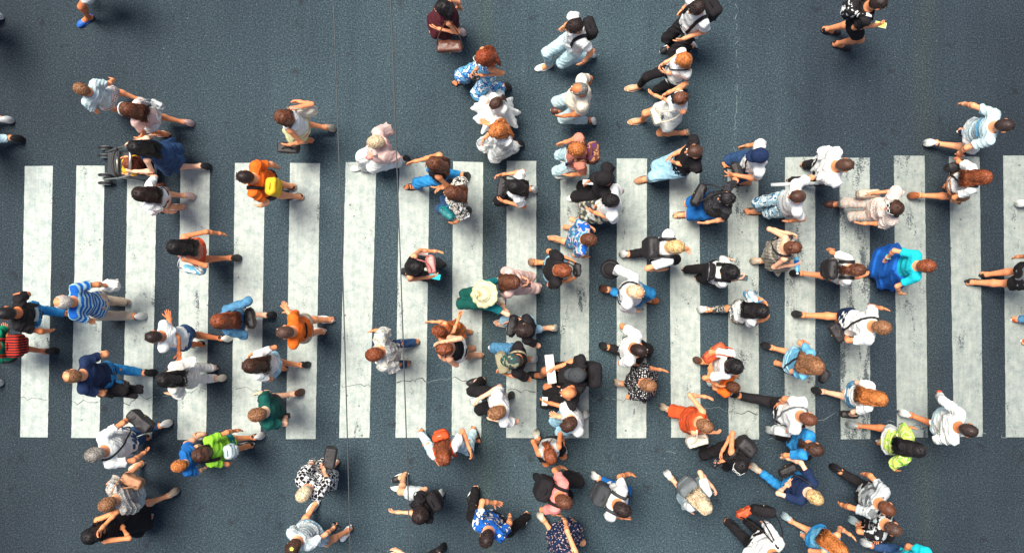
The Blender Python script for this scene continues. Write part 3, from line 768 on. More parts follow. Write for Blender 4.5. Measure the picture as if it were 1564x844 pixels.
def sunhat(p, col, r=.185):
    h = p.hs; M = p.M @ roty(-.12); c = p.hc + M @ V(-.01, 0, .045) * h; n = 48; G = Geo(); rows = []
    prof = [(.0, .078), (.05, .075), (.088, .05), (.098, .012), (.10, .0), (.14, -.012), (r, -.038), (r, -.044), (.10, -.007), (.09, .0)]
    for q, (rr, z) in enumerate(prof):
        for k in range(n):
            a = 2 * pi * k / n; w = 1 + (.035 * sin(a * 12) + .03 * sin(a * 5 + 1)) * (rr / r); rows.append(V(rr * cos(a) * w, rr * sin(a) * w * .95, z + .009 * sin(a * 12 + 1) * (rr / r)))
    f = [[q * n + k, (q + 1) * n + k, (q + 1) * n + (k + 1) % n, q * n + (k + 1) % n] for q in range(len(prof) - 1) for k in range(n)]
    G.add(c + np.array(rows) @ M.T * h, f); o = link('hat', G.mesh('hat', mat(col)), p.root)
    G = Geo(); G.tube([c + M @ V(.101 * cos(t), .099 * sin(t), .012) * h for t in np.linspace(0, 2 * pi, 26)], .007, 5); link('hat_band', G.mesh('hat_band', mat('beige')), o)
def sunglasses(p, frame='white', up=True):
    h = p.hs; M = p.M; hc = p.hc; z, x = (.075, .074) if up else (.010, .100)
    G = Geo(); G2 = Geo(); n = unit(V(1, 0, .9 if up else 0)); u = unit(np.cross(n, V(0, 1, 0))) 
    for sg in (1, -1):
        c = V(x, sg * .033, z); t_ = np.linspace(0, 2 * pi, 13)
        G.tube([hc + M @ ((c + V(0, 1, 0) * cos(t) * .028 + u * sin(t) * .021) * h + n * .012) for t in t_], .0042 * h, 5)
        G2.ball(hc + M @ (c * h + n * .012), V(.006, .027, .020) * h, 0, 10, 6, M @ roty(-.73 if up else 0))
        G.tube([hc + M @ ((c + V(0, sg * .028, 0)) * h + n * .012), hc + M @ (V(.03, sg * .086, z - .01) * h), hc + M @ (V(-.03, sg * .086, z - .03) * h)], .003 * h, 4)
    G.tube([hc + M @ (V(x, y, z + .006) * h + n * .012) for y in (-.006, 0, .006)], .0035 * h, 4)
    o = link('sunglasses', G.mesh('sunglasses', plain('frame_' + frame, frame, .3)), p.root)
    link('lens', G2.mesh('lens', plain('lens_dark', (.01, .012, .016), .08)), o)
def hairclip(p, col):
    G = Geo(); c = p.hc + p.M @ V(-.05, 0, .112) * p.hs
    for k in range(5): a_ = k * 1.257; G.ball(c + V(cos(a_), sin(a_), 0) * .015, (.012, .012, .006))
    link('hair_clip', G.mesh('hair_clip', mat(col)), p.root)
def wrist_band(p, i, col, r=.031):
    G = Geo(); u = unit(p.HD[i] - p.EL[i]); c = p.WR[i] - u * .015; a = unit(np.cross(u, V(0, .3, 1))); b = np.cross(u, a)
    G.tube([c + (a * cos(t) + b * sin(t)) * r * p.s for t in np.linspace(0, 2 * pi, 13)], .0065, 5)
    G.ball(c + b * r * p.s, .012); link('wristwatch', G.mesh('wristwatch', plain('watch_' + col, col, .3)), p.root)
def badge(p, kind, col, x=-1, z=.24, w=.10, h=.04):
    """flat printed patch lying on the shirt, back (x=-1) or front"""
    c = p.nk - p.up * z * p.s; G = Geo(); N = 7; vs_ = []
    for i in range(N):
        for j in range(4):
            o = c + V(0, (i / (N - 1) - .5) * 2 * w, (j / 3 - .5) * 2 * h); q = march(p, o, V(x, 0, 0)); vs_.append(o + V(x, 0, 0) * (q + .006))
    v = np.array(vs_); f = []
    for i in range(N - 1):
        for j in range(3): a = i * 4 + j; f.append([a, a + 1, a + 5, a + 4] if x < 0 else [a, a + 4, a + 5, a + 1])
    b = v - V(x, 0, 0) * .008; off = len(v)
    ff = f + [[a + off for a in q[::-1]] for q in f]
    G.add(np.concatenate([v, b]), ff); link('print', G.mesh('print', mat(col)), p.root)
def march(p, o, d_, far=.5):
    t = np.arange(0, far, .006); D = p.surf.at(o + t[:, None] * d_); i = np.where(D < 0)[0]
    return t[i[-1]] if len(i) else .05

# ------------------------------------------------------------------ bags and other carried things (top-level)
def to_world_obj(p, name, label, cat, group=None):
    e = empty(name, p.org, p.yaw, label=label, category=cat, group=group); return e
def strap_loop(p, c, u, v_, root, m, w=.016, n=40, arc=(0, 2 * pi), name='strap'):
    c, u = V(c), unit(V(u)); v_ = unit(V(v_) - (V(v_) @ u) * u); nr = np.cross(u, v_)
    closed = abs(arc[1] - arc[0] - 2 * pi) < 1e-3
    T = np.linspace(arc[0], arc[1], n); pts = []
    for t in T:
        dd = cos(t) * u + sin(t) * v_; q = march(p, c, dd); pts.append(c + dd * (q + .007))
    pts = np.array(pts); G = Geo(); ring = []
    for q, t in zip(pts, T):
        dd = unit(q - c); ring += [q - nr * w - dd * .004, q + nr * w - dd * .004, q + nr * w + dd * .004, q - nr * w + dd * .004]
    f = []
    for i in range(n - 1):
        for j in range(4): a = i * 4 + j; b_ = i * 4 + (j + 1) % 4; f.append([a, b_, b_ + 4, a + 4])
    f += [[3, 2, 1, 0], [n * 4 - 4, n * 4 - 3, n * 4 - 2, n * 4 - 1]]
    G.add(ring, f); return link(name, G.mesh(name, m), root)
def backpack(p, label, col, size=(.13, .28, .40), px=None, leath=False, drop=.0, both=True, side=0, pocket=True, strapcol=None):
    m = leather(col) if leath else mat(col); e = to_world_obj(p, 'backpack', label, 'backpack', 'bags carried by the crowd')
    d_, w_, h_ = [x * .455 for x in size]; s = max(.8, p.s)
    c = p.nk - p.up * (h_ + .03 + drop); o = march(p, c, V(-1, 0, 0)); c = c + V(-(o + d_ * .80), side, 0)
    tilt = roty(math.atan2(p.up[0], p.up[2]))
    v, f = Field([RBox(c, V(d_, w_, h_), .05, tilt), Ell(c + V(-d_ * .35, 0, -h_ * .15), V(d_ * .95, w_ * .9, h_ * .8), tilt)], .04, 0, wrinkle=.008, wf=36, seed=_seed[0]).surface(.011)
    body = link('bag_body', mesh('bag_body', v, f, m), e)
    if pocket:
        v, f = Field([RBox(c + V(-d_ * .95, 0, -h_ * .42), V(.035, w_ * .75, h_ * .42), .03, tilt)], .03, 0, wrinkle=.005, seed=3).surface(.011)
        link('pocket', mesh('pocket', v, f, m), e)
    G = Geo(); zz = h_ * .80
    G.tube([c + V(-d_ * .2 - d_ * .95 * sin(t) * .0, w_ * 1.0 * cos(t), zz * .55 + h_ * .48 * sin(t)) + V(-.02, 0, 0) for t in np.linspace(0, pi, 12)], .006, 5)
    link('zip', G.mesh('zip', plain('zip_metal', (.25, .26, .27), .35, .6)), e)
    G = Geo(); tp = c + V(d_ * .3, 0, h_)
    G.tube([tp + V(-.01, .045 * cos(t), .045 * sin(t) - .008) for t in np.linspace(0, pi, 9)], .007, 5); link('handle', G.mesh('handle', m), e)
    for sg in ((1, -1) if both else ((1,) if side >= 0 else (-1,))):
        cc = p.nk - p.up * .17 * p.s + V(0, sg * .105 * p.s, 0)
        strap_loop(p, cc, V(0, 0, 1), V(1, 0, 0), e, mat(strapcol) if strapcol else m, .021, 30, (-1.0, 2.7))
    return e
def cross_strap(p, sgn, root, m, w=.013):
    S = p.nk - p.up * .02 + V(0, sgn * .085 * p.s, 0); W = p.pel + V(0, -sgn * .14 * p.s, .02)
    c = (S + W) / 2; u = S - W; strap_loop(p, c, u, V(1, 0, 0), root, m, w, 46)
def softbag(e, c, size, col, leath, yaw=0, pat=None, flap=True, wr=.013, rad=.048, tilt=0):
    m = leather(col) if leath else mat(col); h = V(size) * .5; M = rotz(yaw) @ rotx(tilt)
    r_ = min(rad, h.min() * .95)
    v, f = Field([RBox(c, h, r_, M), Ell(c - V(0, 0, h[2] * .2), h * V(1.02, .95, .9), M)], .03, 0, wrinkle=wr, wf=42, seed=_seed[0] + 3).surface(.009)
    link('bag_body', mesh('bag_body', v, f, m), e)
    if flap:
        fc = c + M @ V(0, h[1] * .35, h[2] * .45)
        v, f = Field([RBox(fc, V(h[0] * .98, h[1] * .85, h[2] * .6), min(.02, h[1] * .8), M)], .02, 0, wrinkle=wr * .5, seed=9).surface(.009)
        link('flap', mesh('flap', v, f, m), e)
        G = Geo(); G.ball(c + M @ V(0, h[1] * 1.25, h[2] * .05), .013); link('clasp', G.mesh('clasp', plain('brass', (.6, .42, .15), .3, .9)), e)
    return M, h
def hipbag(p, label, col, px, z=.95, size=(.24, .08, .19), side=None, cross=False, leath=True, yaw=0, cat='shoulder bag', name='shoulder_bag', tilt=0, strapcol=None, flap=True):
    e = to_world_obj(p, name, label, cat, 'bags carried by the crowd'); c = p.loc(at(px[0], px[1], z))
    sg = side if side is not None else (1 if c[1] > 0 else -1)
    for _ in range(40):                                  # keep the bag outside the clothes
        if p.surf.at(c) > size[1] * .55: break
        c = c + unit(V(c[0], c[1], 0)) * .012
    yw = math.atan2(c[1], c[0]) - pi / 2 + R(yaw)
    softbag(e, c, size, col, leath, yw, tilt=tilt, flap=flap)
    m = leather(strapcol or col)
    if cross: cross_strap(p, -sg, e, m)
    tops = p.nk - p.up * .01 * p.s + V(0, sg * (.10 if not cross else -.085) * p.s, 0)
    if not cross:
        tp = V(tops[0], tops[1], 0) + V(0, 0, tops[2]); tp[2] = tops[2] + march(p, tops - V(0, 0, .1), V(0, 0, 1)) - .1 + .012
        G = Geo()
        for sx in (1, -1):
            a = c + rotz(yw) @ V(sx * size[0] * .45, 0, size[2] * .45); k = np.linspace(0, 1, 9)[:, None]
            w_ = (a + tp) / 2 + V(sx * .11, sg * .09, .03)
            G.tube((1 - k) ** 2 * a + 2 * k * (1 - k) * w_ + k ** 2 * tp, .009, 5, 0, .5)
        link('strap', G.mesh('strap', m), e)
    return e
def handbag(p, i, label, col, size=(.30, .12, .24), leath=True, px=None, cat='handbag', name='handbag', z=None, yaw=0, wr=.006, hl=.10, flap=False):
    """hangs by two loops from hand i"""
    e = to_world_obj(p, name, label, cat, 'bags carried by the crowd'); h = p.HD[i]
    c = h - V(0, 0, hl + size[2] * .5) if px is None else p.loc(at(px[0], px[1], z or max(.3, h[2] - .25)))
    M, hh = softbag(e, c, size, col, leath, R(yaw), wr=wr, flap=flap, rad=.03)
    G = Geo()
    for sy in (1, -1):
        a = c + M @ V(hh[0] * .6, sy * hh[1] * .6, hh[2] * .9); b = c + M @ V(-hh[0] * .6, sy * hh[1] * .6, hh[2] * .9)
        G.tube([a, a * .6 + h * .4, h + V(.02, 0, .012), h + V(-.02, 0, .012), b * .6 + h * .4, b], .007, 5)
    link('handle', G.mesh('handle', leather(col)), e); return e
def held(p, i, name, label, cat, build, off=(0, 0, 0), yaw=0, rx=0, ry=0, group=None):
    """something in the fingers of hand i: build(Geo list maker, root)"""
    c = p.HD[i] + V(off); w = p.world(c)
    e = empty(name, w, 0, label=label, category=cat, group=group); e.rotation_euler = (rx, ry, p.yaw + yaw)
    build(e); return e
def phone_build(col='black', scr='lightcyan'):
    def b(e):
        v, f = Field([RBox(V(0, 0, 0), V(.075, .037, .006), .005)], .01).surface(.0045)
        o = link('phone_case', mesh('phone_case', v, f, plain('phone_' + col, col, .3)), e)
        G = Geo(); G.box((0, 0, .0082), (.066, .032, .0012)); link('screen', G.mesh('screen', plain('screen_' + scr, scr, .1, 0, scr), False), e)
    return b
def cup_build(col='white', lid='lightcyan'):
    def b(e):
        G = Geo(); n = 16; pr = [(.028, -.06), (.030, -.058), (.040, .05), (.041, .052)]
        G.tube([(0, 0, z) for r_, z in pr], [r_ for r_, z in pr], n); link('cup_body', G.mesh('cup_body', plain('cup_' + col, col, .4)), e)
        G = Geo(); G.tube([(0, 0, .0535), (0, 0, .060), (0, 0, .064)], [.043, .043, .034], n); link('lid', G.mesh('lid', plain('cup_' + lid, lid, .3)), e)
    return b
def bottle_build(col='skyblue'):
    def b(e):
        G = Geo(); pr = [(.028, -.10), (.032, -.09), (.032, .05), (.026, .08), (.013, .10), (.013, .115)]
        G.tube([(0, 0, z) for r_, z in pr], [r_ for r_, z in pr], 14); link('bottle_body', G.mesh('bottle_body', plain('bottle_' + col, col, .15)), e)
        G = Geo(); G.tube([(0, 0, .116), (0, 0, .132)], [.016, .016], 12); link('lid', G.mesh('lid', plain('bottle_lid', 'white', .3)), e)
        G = Geo(); G.tube([(0, 0, -.05), (0, 0, .02)], [.0335, .0335], 14); link('wrapper', G.mesh('wrapper', plain('bottle_wrap', 'royal', .3)), e)
    return b
def camera_build(e):
    v, f = Field([RBox(V(0, 0, 0), V(.028, .065, .042), .012), RBox(V(.0, 0, .04), V(.022, .026, .02), .01)], .012).surface(.006)
    link('camera_body', mesh('camera_body', v, f, plain('camera_black', (.015, .015, .018), .4)), e)
    G = Geo(); G.tube([(.024, 0, -.004), (.05, 0, -.004), (.09, 0, -.004)], [.034, .033, .030], 16); link('camera_lens', G.mesh('camera_lens', plain('camera_black', (.015, .015, .018), .4)), e)
def paper_build(w=.22, h=.30, rolled=False, col='white'):
    def b(e):
        if rolled:
            G = Geo(); G.tube([(0, -h / 2, 0), (0, -h / 4, 0.002), (0, h / 4, 0), (0, h / 2, 0)], [.022, .024, .024, .021], 12); link('sheet', G.mesh('sheet', mat(col)), e); return
        G = Geo(); n = 9
        for k in range(3):
            xs = np.linspace(-w / 2, w / 2, n); z = .012 * np.sin(xs * 14 + k) + k * .004 - .12 * np.abs(xs) ** 1.2
            t = np.array([[x, sy * h / 2 - k * .006, zz] for x, zz in zip(xs, z) for sy in (-1, 1)]); t2 = t - V(0, 0, .0016)
            f = [[2 * i, 2 * i + 2, 2 * i + 3, 2 * i + 1] for i in range(n - 1)] + [[2 * i + 2 * n, 2 * i + 1 + 2 * n, 2 * i + 3 + 2 * n, 2 * i + 2 + 2 * n] for i in range(n - 1)]
            for i in range(n - 1): f += [[2 * i, 2 * i + 2 * n, 2 * i + 2 + 2 * n, 2 * i + 2], [2 * i + 1, 2 * i + 3, 2 * i + 3 + 2 * n, 2 * i + 1 + 2 * n]]
            G.add(np.concatenate([t, t2]), f)
        link('sheet', G.mesh('sheet', mat(col), False), e)
    return b
def plasticbag_build(size=(.26, .16, .30), col='white', seed=1):
    def b(e):
        v, f = Field([Ell(V(0, 0, -.12 - size[2] * .5), V(size) * .55), Cap((0, 0, -.02), (0, 0, -.22), .015, .06, (1, 0, 0), 1.8)], .06, 0, wrinkle=.020, wf=42, seed=seed).surface(.011)
        link('bag_body', mesh('bag_body', v, f, plain('plastic_' + col, col, .35)), e)
        G = Geo()
        for sy in (1, -1): G.tube([(.05, sy * .02, -.10), (.02, sy * .02, -.02), (0, sy * .01, .012), (-.02, sy * .02, -.02), (-.05, sy * .02, -.10)], .008, 5, 0, .5)
        link('handle', G.mesh('handle', plain('plastic_' + col, col, .35)), e)
    return b
# ------------------------------------------------------------------ the road
def asphalt():
    m = NT('asphalt'); v = m.coord()
    base = m.ramp(m.noise(v, 50, 5, .85), [(.35, (.006, .012, .018)), (.49, (.027, .047, .060)), (.59, (.066, .104, .124)), (.68, (.17, .23, .245))])
    vo = m.n('TexVoronoi'); vo.inputs['Scale'].default_value = 62; m.l(v, vo.inputs['Vector'])
    speck = m.ramp(vo.outputs['Distance'], [(.0, (1, 1, 1)), (.13, (1, 1, 1)), (.24, (0, 0, 0))])
    sel = m.ramp(m.noise(v, 31, 2, .6), [(.56, (0, 0, 0)), (.66, (1, 1, 1))])
    sp = m.mix(1, speck, sel, 'MULTIPLY')
    c = m.mix(m.mix(1, sp, (.75, .75, .75, 1), 'MULTIPLY'), base, (.36, .45, .46, 1))
    vo2 = m.n('TexVoronoi'); vo2.inputs['Scale'].default_value = 5.5; m.l(v, vo2.inputs['Vector'])
    white = m.ramp(vo2.outputs['Distance'], [(.0, (1, 1, 1)), (.022, (1, 1, 1)), (.045, (0, 0, 0))])
    c = m.mix(m.mix(1, white, (.6, .6, .6, 1), 'MULTIPLY'), c, (.34, .40, .40, 1))
    vd = m.n('TexVoronoi'); vd.inputs['Scale'].default_value = 2.3; v3 = m.coord((1, 1, 1), (0, 0, .5)); m.l(v3, vd.inputs['Vector'])
    dk = m.ramp(m.mix(.5, vd.outputs['Distance'], m.noise(v, 14, 3)), [(.24, (1, 1, 1)), (.33, (0, 0, 0))])
    c = m.mix(m.mix(1, dk, (.7, .7, .7, 1), 'MULTIPLY'), c, (.02, .026, .032, 1))
    # big tone patches and the wheel tracks that run along the street
    big = m.ramp(m.noise(v, .34, 3, .55), [(.30, (.74, .74, .78)), (.70, (1.24, 1.25, 1.22))])
    c = m.mix(1, c, big, 'MULTIPLY')
    st = m.coord((1.1, .05, 1)); tr = m.ramp(m.noise(st, 1.4, 4, .6), [(.36, (.88, .89, .92)), (.5, (1, 1, 1)), (.64, (1.08, 1.07, 1.05))])
    c = m.mix(1, c, tr, 'MULTIPLY')
    fine = m.ramp(m.noise(m.coord((1, .12, 1)), 9, 3, .6), [(.35, (.95, .95, .96)), (.65, (1.05, 1.05, 1.04))]); c = m.mix(1, c, fine, 'MULTIPLY')
    # lanes: polished wheel paths and dark streaks, plus vignette darkening painted towards both sides
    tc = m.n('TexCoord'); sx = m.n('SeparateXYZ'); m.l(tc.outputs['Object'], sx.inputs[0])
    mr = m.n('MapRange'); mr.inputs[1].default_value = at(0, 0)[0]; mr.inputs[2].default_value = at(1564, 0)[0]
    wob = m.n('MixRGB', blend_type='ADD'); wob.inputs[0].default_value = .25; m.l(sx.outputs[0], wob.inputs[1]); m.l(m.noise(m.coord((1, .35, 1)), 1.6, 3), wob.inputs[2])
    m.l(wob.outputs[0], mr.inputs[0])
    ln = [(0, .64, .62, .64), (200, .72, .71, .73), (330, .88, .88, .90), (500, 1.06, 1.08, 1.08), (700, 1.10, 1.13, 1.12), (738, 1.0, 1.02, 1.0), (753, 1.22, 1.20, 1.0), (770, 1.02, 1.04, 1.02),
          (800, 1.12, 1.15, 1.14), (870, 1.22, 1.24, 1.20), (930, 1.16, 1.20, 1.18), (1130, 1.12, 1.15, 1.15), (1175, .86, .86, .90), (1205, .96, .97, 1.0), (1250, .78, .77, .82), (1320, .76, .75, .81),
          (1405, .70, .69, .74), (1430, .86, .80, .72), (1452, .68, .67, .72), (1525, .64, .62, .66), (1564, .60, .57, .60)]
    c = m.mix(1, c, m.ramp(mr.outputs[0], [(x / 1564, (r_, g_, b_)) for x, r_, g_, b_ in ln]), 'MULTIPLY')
    # whole asphalt colour scaled down evenly
    c = m.mix(1, c, (.84, .83, .84, 1), 'MULTIPLY')
    m.col(c); m.b.inputs['Roughness'].default_value = .88; m.b.inputs['Specular IOR Level'].default_value = .3
    m.bump(m.mix(.5, m.noise(v, 130, 3, .7), vo.outputs['Distance']), .55, .006)
    return m.m
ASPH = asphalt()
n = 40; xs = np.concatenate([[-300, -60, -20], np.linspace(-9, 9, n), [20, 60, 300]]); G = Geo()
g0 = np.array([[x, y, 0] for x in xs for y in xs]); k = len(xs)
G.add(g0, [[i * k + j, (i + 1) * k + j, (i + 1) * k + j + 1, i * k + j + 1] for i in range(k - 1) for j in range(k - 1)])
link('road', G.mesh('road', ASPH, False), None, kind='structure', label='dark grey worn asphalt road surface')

def paint(name, wear, tone=1.0):
    m = NT(name); v = m.world()
    c = m.ramp(m.noise(v, 9, 5, .65), [(.3, (.28 * tone, .34 * tone, .335 * tone)), (.5, (.40 * tone, .44 * tone, .42 * tone)), (.72, (.49 * tone, .535 * tone, .505 * tone))])
    c = m.mix(.8, c, m.ramp(m.noise(m.world((1, .10, 1)), 26, 3, .6), [(.3, (.82, .86, .88)), (.7, (1.1, 1.1, 1.06))]), 'MULTIPLY')
    gr = m.ramp(m.noise(v, 75, 3, .8), [(.30, (.60, .64, .66)), (.56, (1.05, 1.05, 1.02))]); c = m.mix(.75, c, gr, 'MULTIPLY')
    w1 = m.noise(v, 52, 4, .75); w2 = m.noise(m.world((1, .30, 1)), 5, 4, .6)
    w = m.mix(.62, w1, w2); thr = .375 + wear
    f = m.ramp(w, [(thr - .03, (1, 1, 1)), (thr + .015, (0, 0, 0))])
    c = m.mix(f, c, (.05, .065, .075, 1))
    vo = m.n('TexVoronoi'); vo.inputs['Scale'].default_value = 4.5; m.l(v, vo.inputs['Vector'])
    sp = m.ramp(vo.outputs['Distance'], [(.05, (1, 1, 1)), (.085, (0, 0, 0))]); c = m.mix(m.mix(1, sp, (.75, .75, .75, 1), 'MULTIPLY'), c, (.04, .05, .055, 1))
    m.col(c); m.b.inputs['Roughness'].default_value = .7; m.bump(m.noise(v, 110, 3, .7), .5, .004)
    return m.m
PC, PM, PW = paint('paint_clean', .02), paint('paint_worn', .05, .86), paint('paint_heavily_worn', .10, .80)
PO = paint('paint_right', .04, .66)
S = [(-44, -4, -50, -9, 254, 667, PC), (38, 81, 31, 73, 254, 667, PC), (117, 160, 109, 152, 253, 668, PC), (195, 240, 188, 232, 252, 669, PC), (276, 321, 271, 315, 253, 671, PC),
     (359, 405, 354, 398, 249, 669, PC), (443, 489, 437, 482, 249, 670, PC), (528, 575, 518, 564, 248, 668, PC), (610, 656, 604, 650, 248, 668, PC), (692, 738, 690, 735, 247, 668, PC),
     (774, 819, 773, 819, 246, 668, PC), (856, 900, 856, 899, 247, 668, PM), (942, 988, 942, 987, 242, 668, PC), (1022, 1068, 1025, 1070, 241, 668, PC), (1111, 1158, 1113, 1159, 240, 670, PM),
     (1199, 1245, 1198, 1245, 240, 670, PM), (1282, 1328, 1284, 1329, 241, 670, PW), (1365, 1412, 1370, 1417, 238, 667, PO), (1449, 1496, 1457, 1501, 239, 666, PO), (1532, 1580, 1536, 1582, 237, 667, PO), (1617, 1664, 1622, 1668, 237, 667, PO)]
g = np.random.default_rng(11)
for a, b, c, d2, y0, y1, mm in S:
    o = at((a + b) / 2, (y0 + y1) / 2, 0); rows = 60; vv = []
    for i in range(rows + 1):
        t = i / rows; xl = a + (c - a) * t; xr = b + (d2 - b) * t; y = y0 + (y1 - y0) * t
        jl, jr = g.normal() * .0014, g.normal() * .0014
        vv += [at(xl, y, 0) - o + V(jl, g.normal() * .003, .004), at(xr, y, 0) - o + V(jr, g.normal() * .003, .004)]
    G = Geo(); G.add(vv, [[2 * i, 2 * i + 2, 2 * i + 3, 2 * i + 1] for i in range(rows)])
    ob = link('crosswalk_stripe', G.mesh('crosswalk_stripe', mm, False), None, kind='structure', label='white painted crosswalk stripe on the asphalt'); ob.location = tuple(o)
# cracks: thin jagged strips
def crack(pts, m, w0=.004, z=.0085, seed=0, gap=0.0, amp=.02, name='road_crack'):
    g = np.random.default_rng(seed); P_ = np.array([at(x, y, 0) for x, y in pts]); G = Geo(); L = []
    for a, b in zip(P_[:-1], P_[1:]):
        k = max(2, int(np.linalg.norm(b - a) / .045)); L += [a + (b - a) * i / k for i in range(k)]
    L.append(P_[-1]); L = np.array(L); L[1:-1, :2] += g.normal(size=(len(L) - 2, 2)) * amp
    o = L.mean(0); dv = np.gradient(L, axis=0); nr = np.c_[-dv[:, 1], dv[:, 0], 0 * dv[:, 0]]; nr /= np.linalg.norm(nr, axis=1)[:, None] + 1e-9
    w_ = (w0 * g.uniform(.35, 1.5, len(L)))[:, None]; vv = np.stack([L - nr * w_, L + nr * w_], 1).reshape(-1, 3) - o; vv[:, 2] = z
    G.add(vv, [[2 * i + 1, 2 * i, 2 * i + 2, 2 * i + 3] for i in range(len(L) - 1) if g.uniform() > gap])
    ob = link(name, G.mesh(name, m, False), None, kind='structure'); ob.location = (o[0], o[1], 0)
DK = plain('crack_dark', (.035, .045, .05), .9); LT = plain('crack_dust', (.13, .17, .18), .9)
crack([(31, 607), (73, 610)], DK, .0035, seed=1); crack([(109, 612), (150, 613)], DK, .003, seed=2)
crack([(188, 614), (232, 606)], DK, .004, seed=3); crack([(235, 606), (268, 603)], LT, .003, .003, 4, .3); crack([(272, 602), (315, 594)], DK, .003, seed=5)
crack([(355, 592), (398, 597)], DK, .003, seed=6); crack([(485, 590), (515, 586)], LT, .003, .003, 7, .3); crack([(522, 588), (566, 590)], DK, .003, seed=8)
crack([(606, 584), (630, 580), (650, 583)], DK, .005, seed=9); crack([(652, 583), (688, 577)], LT, .004, .003, 10, .2); crack([(690, 577), (722, 583), (735, 582)], DK, .004, seed=11)
crack([(776, 595), (818, 598)], DK, .004, seed=12); crack([(900, 606), (940, 610)], LT, .004, .003, 13, .2); crack([(943, 609), (986, 607)], DK, .003, seed=14)
crack([(1075, 620), (1110, 628)], LT, .004, .003, 15, .2); crack([(1027, 622), (1068, 620)], DK, .003, seed=16); crack([(1113, 628), (1158, 632)], DK, .005, seed=17); crack([(1246, 640), (1280, 634)], LT, .003, .003, 18, .3)
crack([(1286, 634), (1328, 636)], DK, .004, seed=19); crack([(1332, 640), (1366, 644)], LT, .003, .003, 20, .5); crack([(1372, 648), (1415, 652)], DK, .004, seed=21)
crack([(1122, -20), (1126, 60), (1124, 100), (1128, 125), (1123, 180), (1122, 236)], LT, .004, .003, 22, .2, .012)
crack([(1000, 668), (1100, 672), (1250, 671), (1330, 673)], DK, .006, .0035, 23, .3, .02); crack([(1010, 690), (1120, 676), (1180, 668)], LT, .004, .003, 24, .55, .03)
crack([(1500, 660), (1530, 667), (1545, 668)], LT, .004, .003, 25, .5)
crack([(596, -20), (601, 60), (604, 160), (607, 246)], DK, .0035, .003, 26, .05, .004)
# ------------------------------------------------------------------ two wires stretched high over the street
def wire(x0, x1, z, r_, label):
    a = at(x0, -260, z); b = at(x1, 1100, z); pts = [a + (b - a) * t - V(0, 0, .10 * sin(pi * t)) for t in np.linspace(0, 1, 24)]
    o = (a + b) / 2; G = Geo(); G.tube(np.array(pts) - o, r_, 6)
    ob = link('overhead_wire', G.mesh('overhead_wire', plain('wire_metal', (.055, .06, .065), .5, .3)), None, label=label, category='wire', group='overhead wires across the street'); ob.location = tuple(o)
wire(499, 541, 7.2, .0042, 'thin grey overhead wire passing beside the woman in checked dress at its lower end')
wire(586, 634, 7.2, .0042, 'thin grey overhead wire passing above the man in the pale camouflage shirt')
# litter
def litter(px, py, sz, col, label, seed, name='paper_scrap'):
    g = np.random.default_rng(seed); n_ = 7; o = at(px, py, 0); a = np.linspace(0, 2 * pi, n_, endpoint=False)
    r_ = sz * g.uniform(.6, 1.1, n_); top = np.c_[r_ * np.cos(a) * 1.6, r_ * np.sin(a), .012 + g.uniform(0, .02, n_)]; bt = top - V(0, 0, .008)
    vv = np.concatenate([top, bt, [[0, 0, .03]], [[0, 0, .010]]]); f = []
    me = mesh(name, vv, [[i, (i + 1) % n_, 14] for i in range(n_)] + [[7 + (i + 1) % n_, 7 + i, 15] for i in range(n_)] + [[i, 7 + i, 7 + (i + 1) % n_, (i + 1) % n_] for i in range(n_)], mat(col), False)
    ob = link(name, me, None, label=label, category='litter'); ob.location = tuple(o)
litter(604, 745, .045, 'white', 'crumpled white paper scrap lying on bare asphalt beside the black backpack woman', 1)
litter(258, 757, .03, 'lime', 'small green leaf on the asphalt by the sandal of the woman in grey', 2, 'leaf')
# ------------------------------------------------------------------ the crowd
def hand_at(p, x, y):
    best = []
    for i in range(2):
        w = p.world(p.HD[i]); k = FPX / (CAM_H - w[2]); best.append(math.hypot(IW / 2 + w[0] * k - x, IH / 2 - w[1] * k - y))
    return int(best[1] < best[0])
def give(p, x, y, name, label, cat, build, **kw): return held(p, hand_at(p, x, y), name, label, cat, build, **kw)
def hb(p, x, y, label, col, **kw): return handbag(p, hand_at(p, x, y), label, col, **kw)
TEE, TANK, STR, LONG, BL, POLO, VEST = 'tee', 'tank', 'strappy', 'long', 'blouse', 'polo', 'vest'
PH = 'phones held by walkers'
# ---- left edge
P('person cut off by the top edge, pale shorts and blue shoe showing', (112, -58), 150, 1.75, [(129, 31), (150, -22)], [], ('short', 'brown'), 'tan', (TEE, 'white'), ('shorts', 'palegrey'), ('flat', 'royal', 'royal'))
P('person cut off near the top left corner, black shoe with white rim showing', (-110, 5), 180, 1.75, [(0, 26), (-40, 14)], [], ('short', 'dark'), 'mid', (TEE, 'white'), ('jeans', 'black'), ('sneaker', 'black'))
P('person cut off by the left edge, one trailing leg in pale blue jeans showing', (-118, 198), 180, 1.75, [(32, 213), (-60, 195)], [(-40, 230)], ('short', 'dark'), 'mid', (TEE, 'white'), ('jeans', 'paledenim'), ('shoe', 'darkgrey', 'black'))
P('person cut off by the left edge, only a white and pale blue shoe showing', (-150, 150), 180, 1.65, [(16, 184), (-40, 172)], [], ('bob', 'brown'), 'mid', (TEE, 'black'), ('leggings', 'black'), ('sneaker', 'lightcyan'))
p = P('person in green top with a red striped backpack, head beyond the left edge', (-24, 530), 180, 1.72, [(84, 535), (-15, 545)], [(8, 500)], ('short', 'dark'), 'tan', (TEE, 'green'), ('shorts', 'black'), ('sandal', 'black'))
backpack(p, 'red backpack with black and white stripes at the left edge', 'stripe:red,black:30:y', (.18, .30, .42), side=-.02)
P('person cut off by the left edge, a white shoe tip showing below the red backpack', (-165, 575), 180, 1.7, [(0, 584), (-70, 570)], [], ('short', 'brown'), 'mid', (TEE, 'white'), ('jeans', 'denim'), ('sneaker', 'white'))
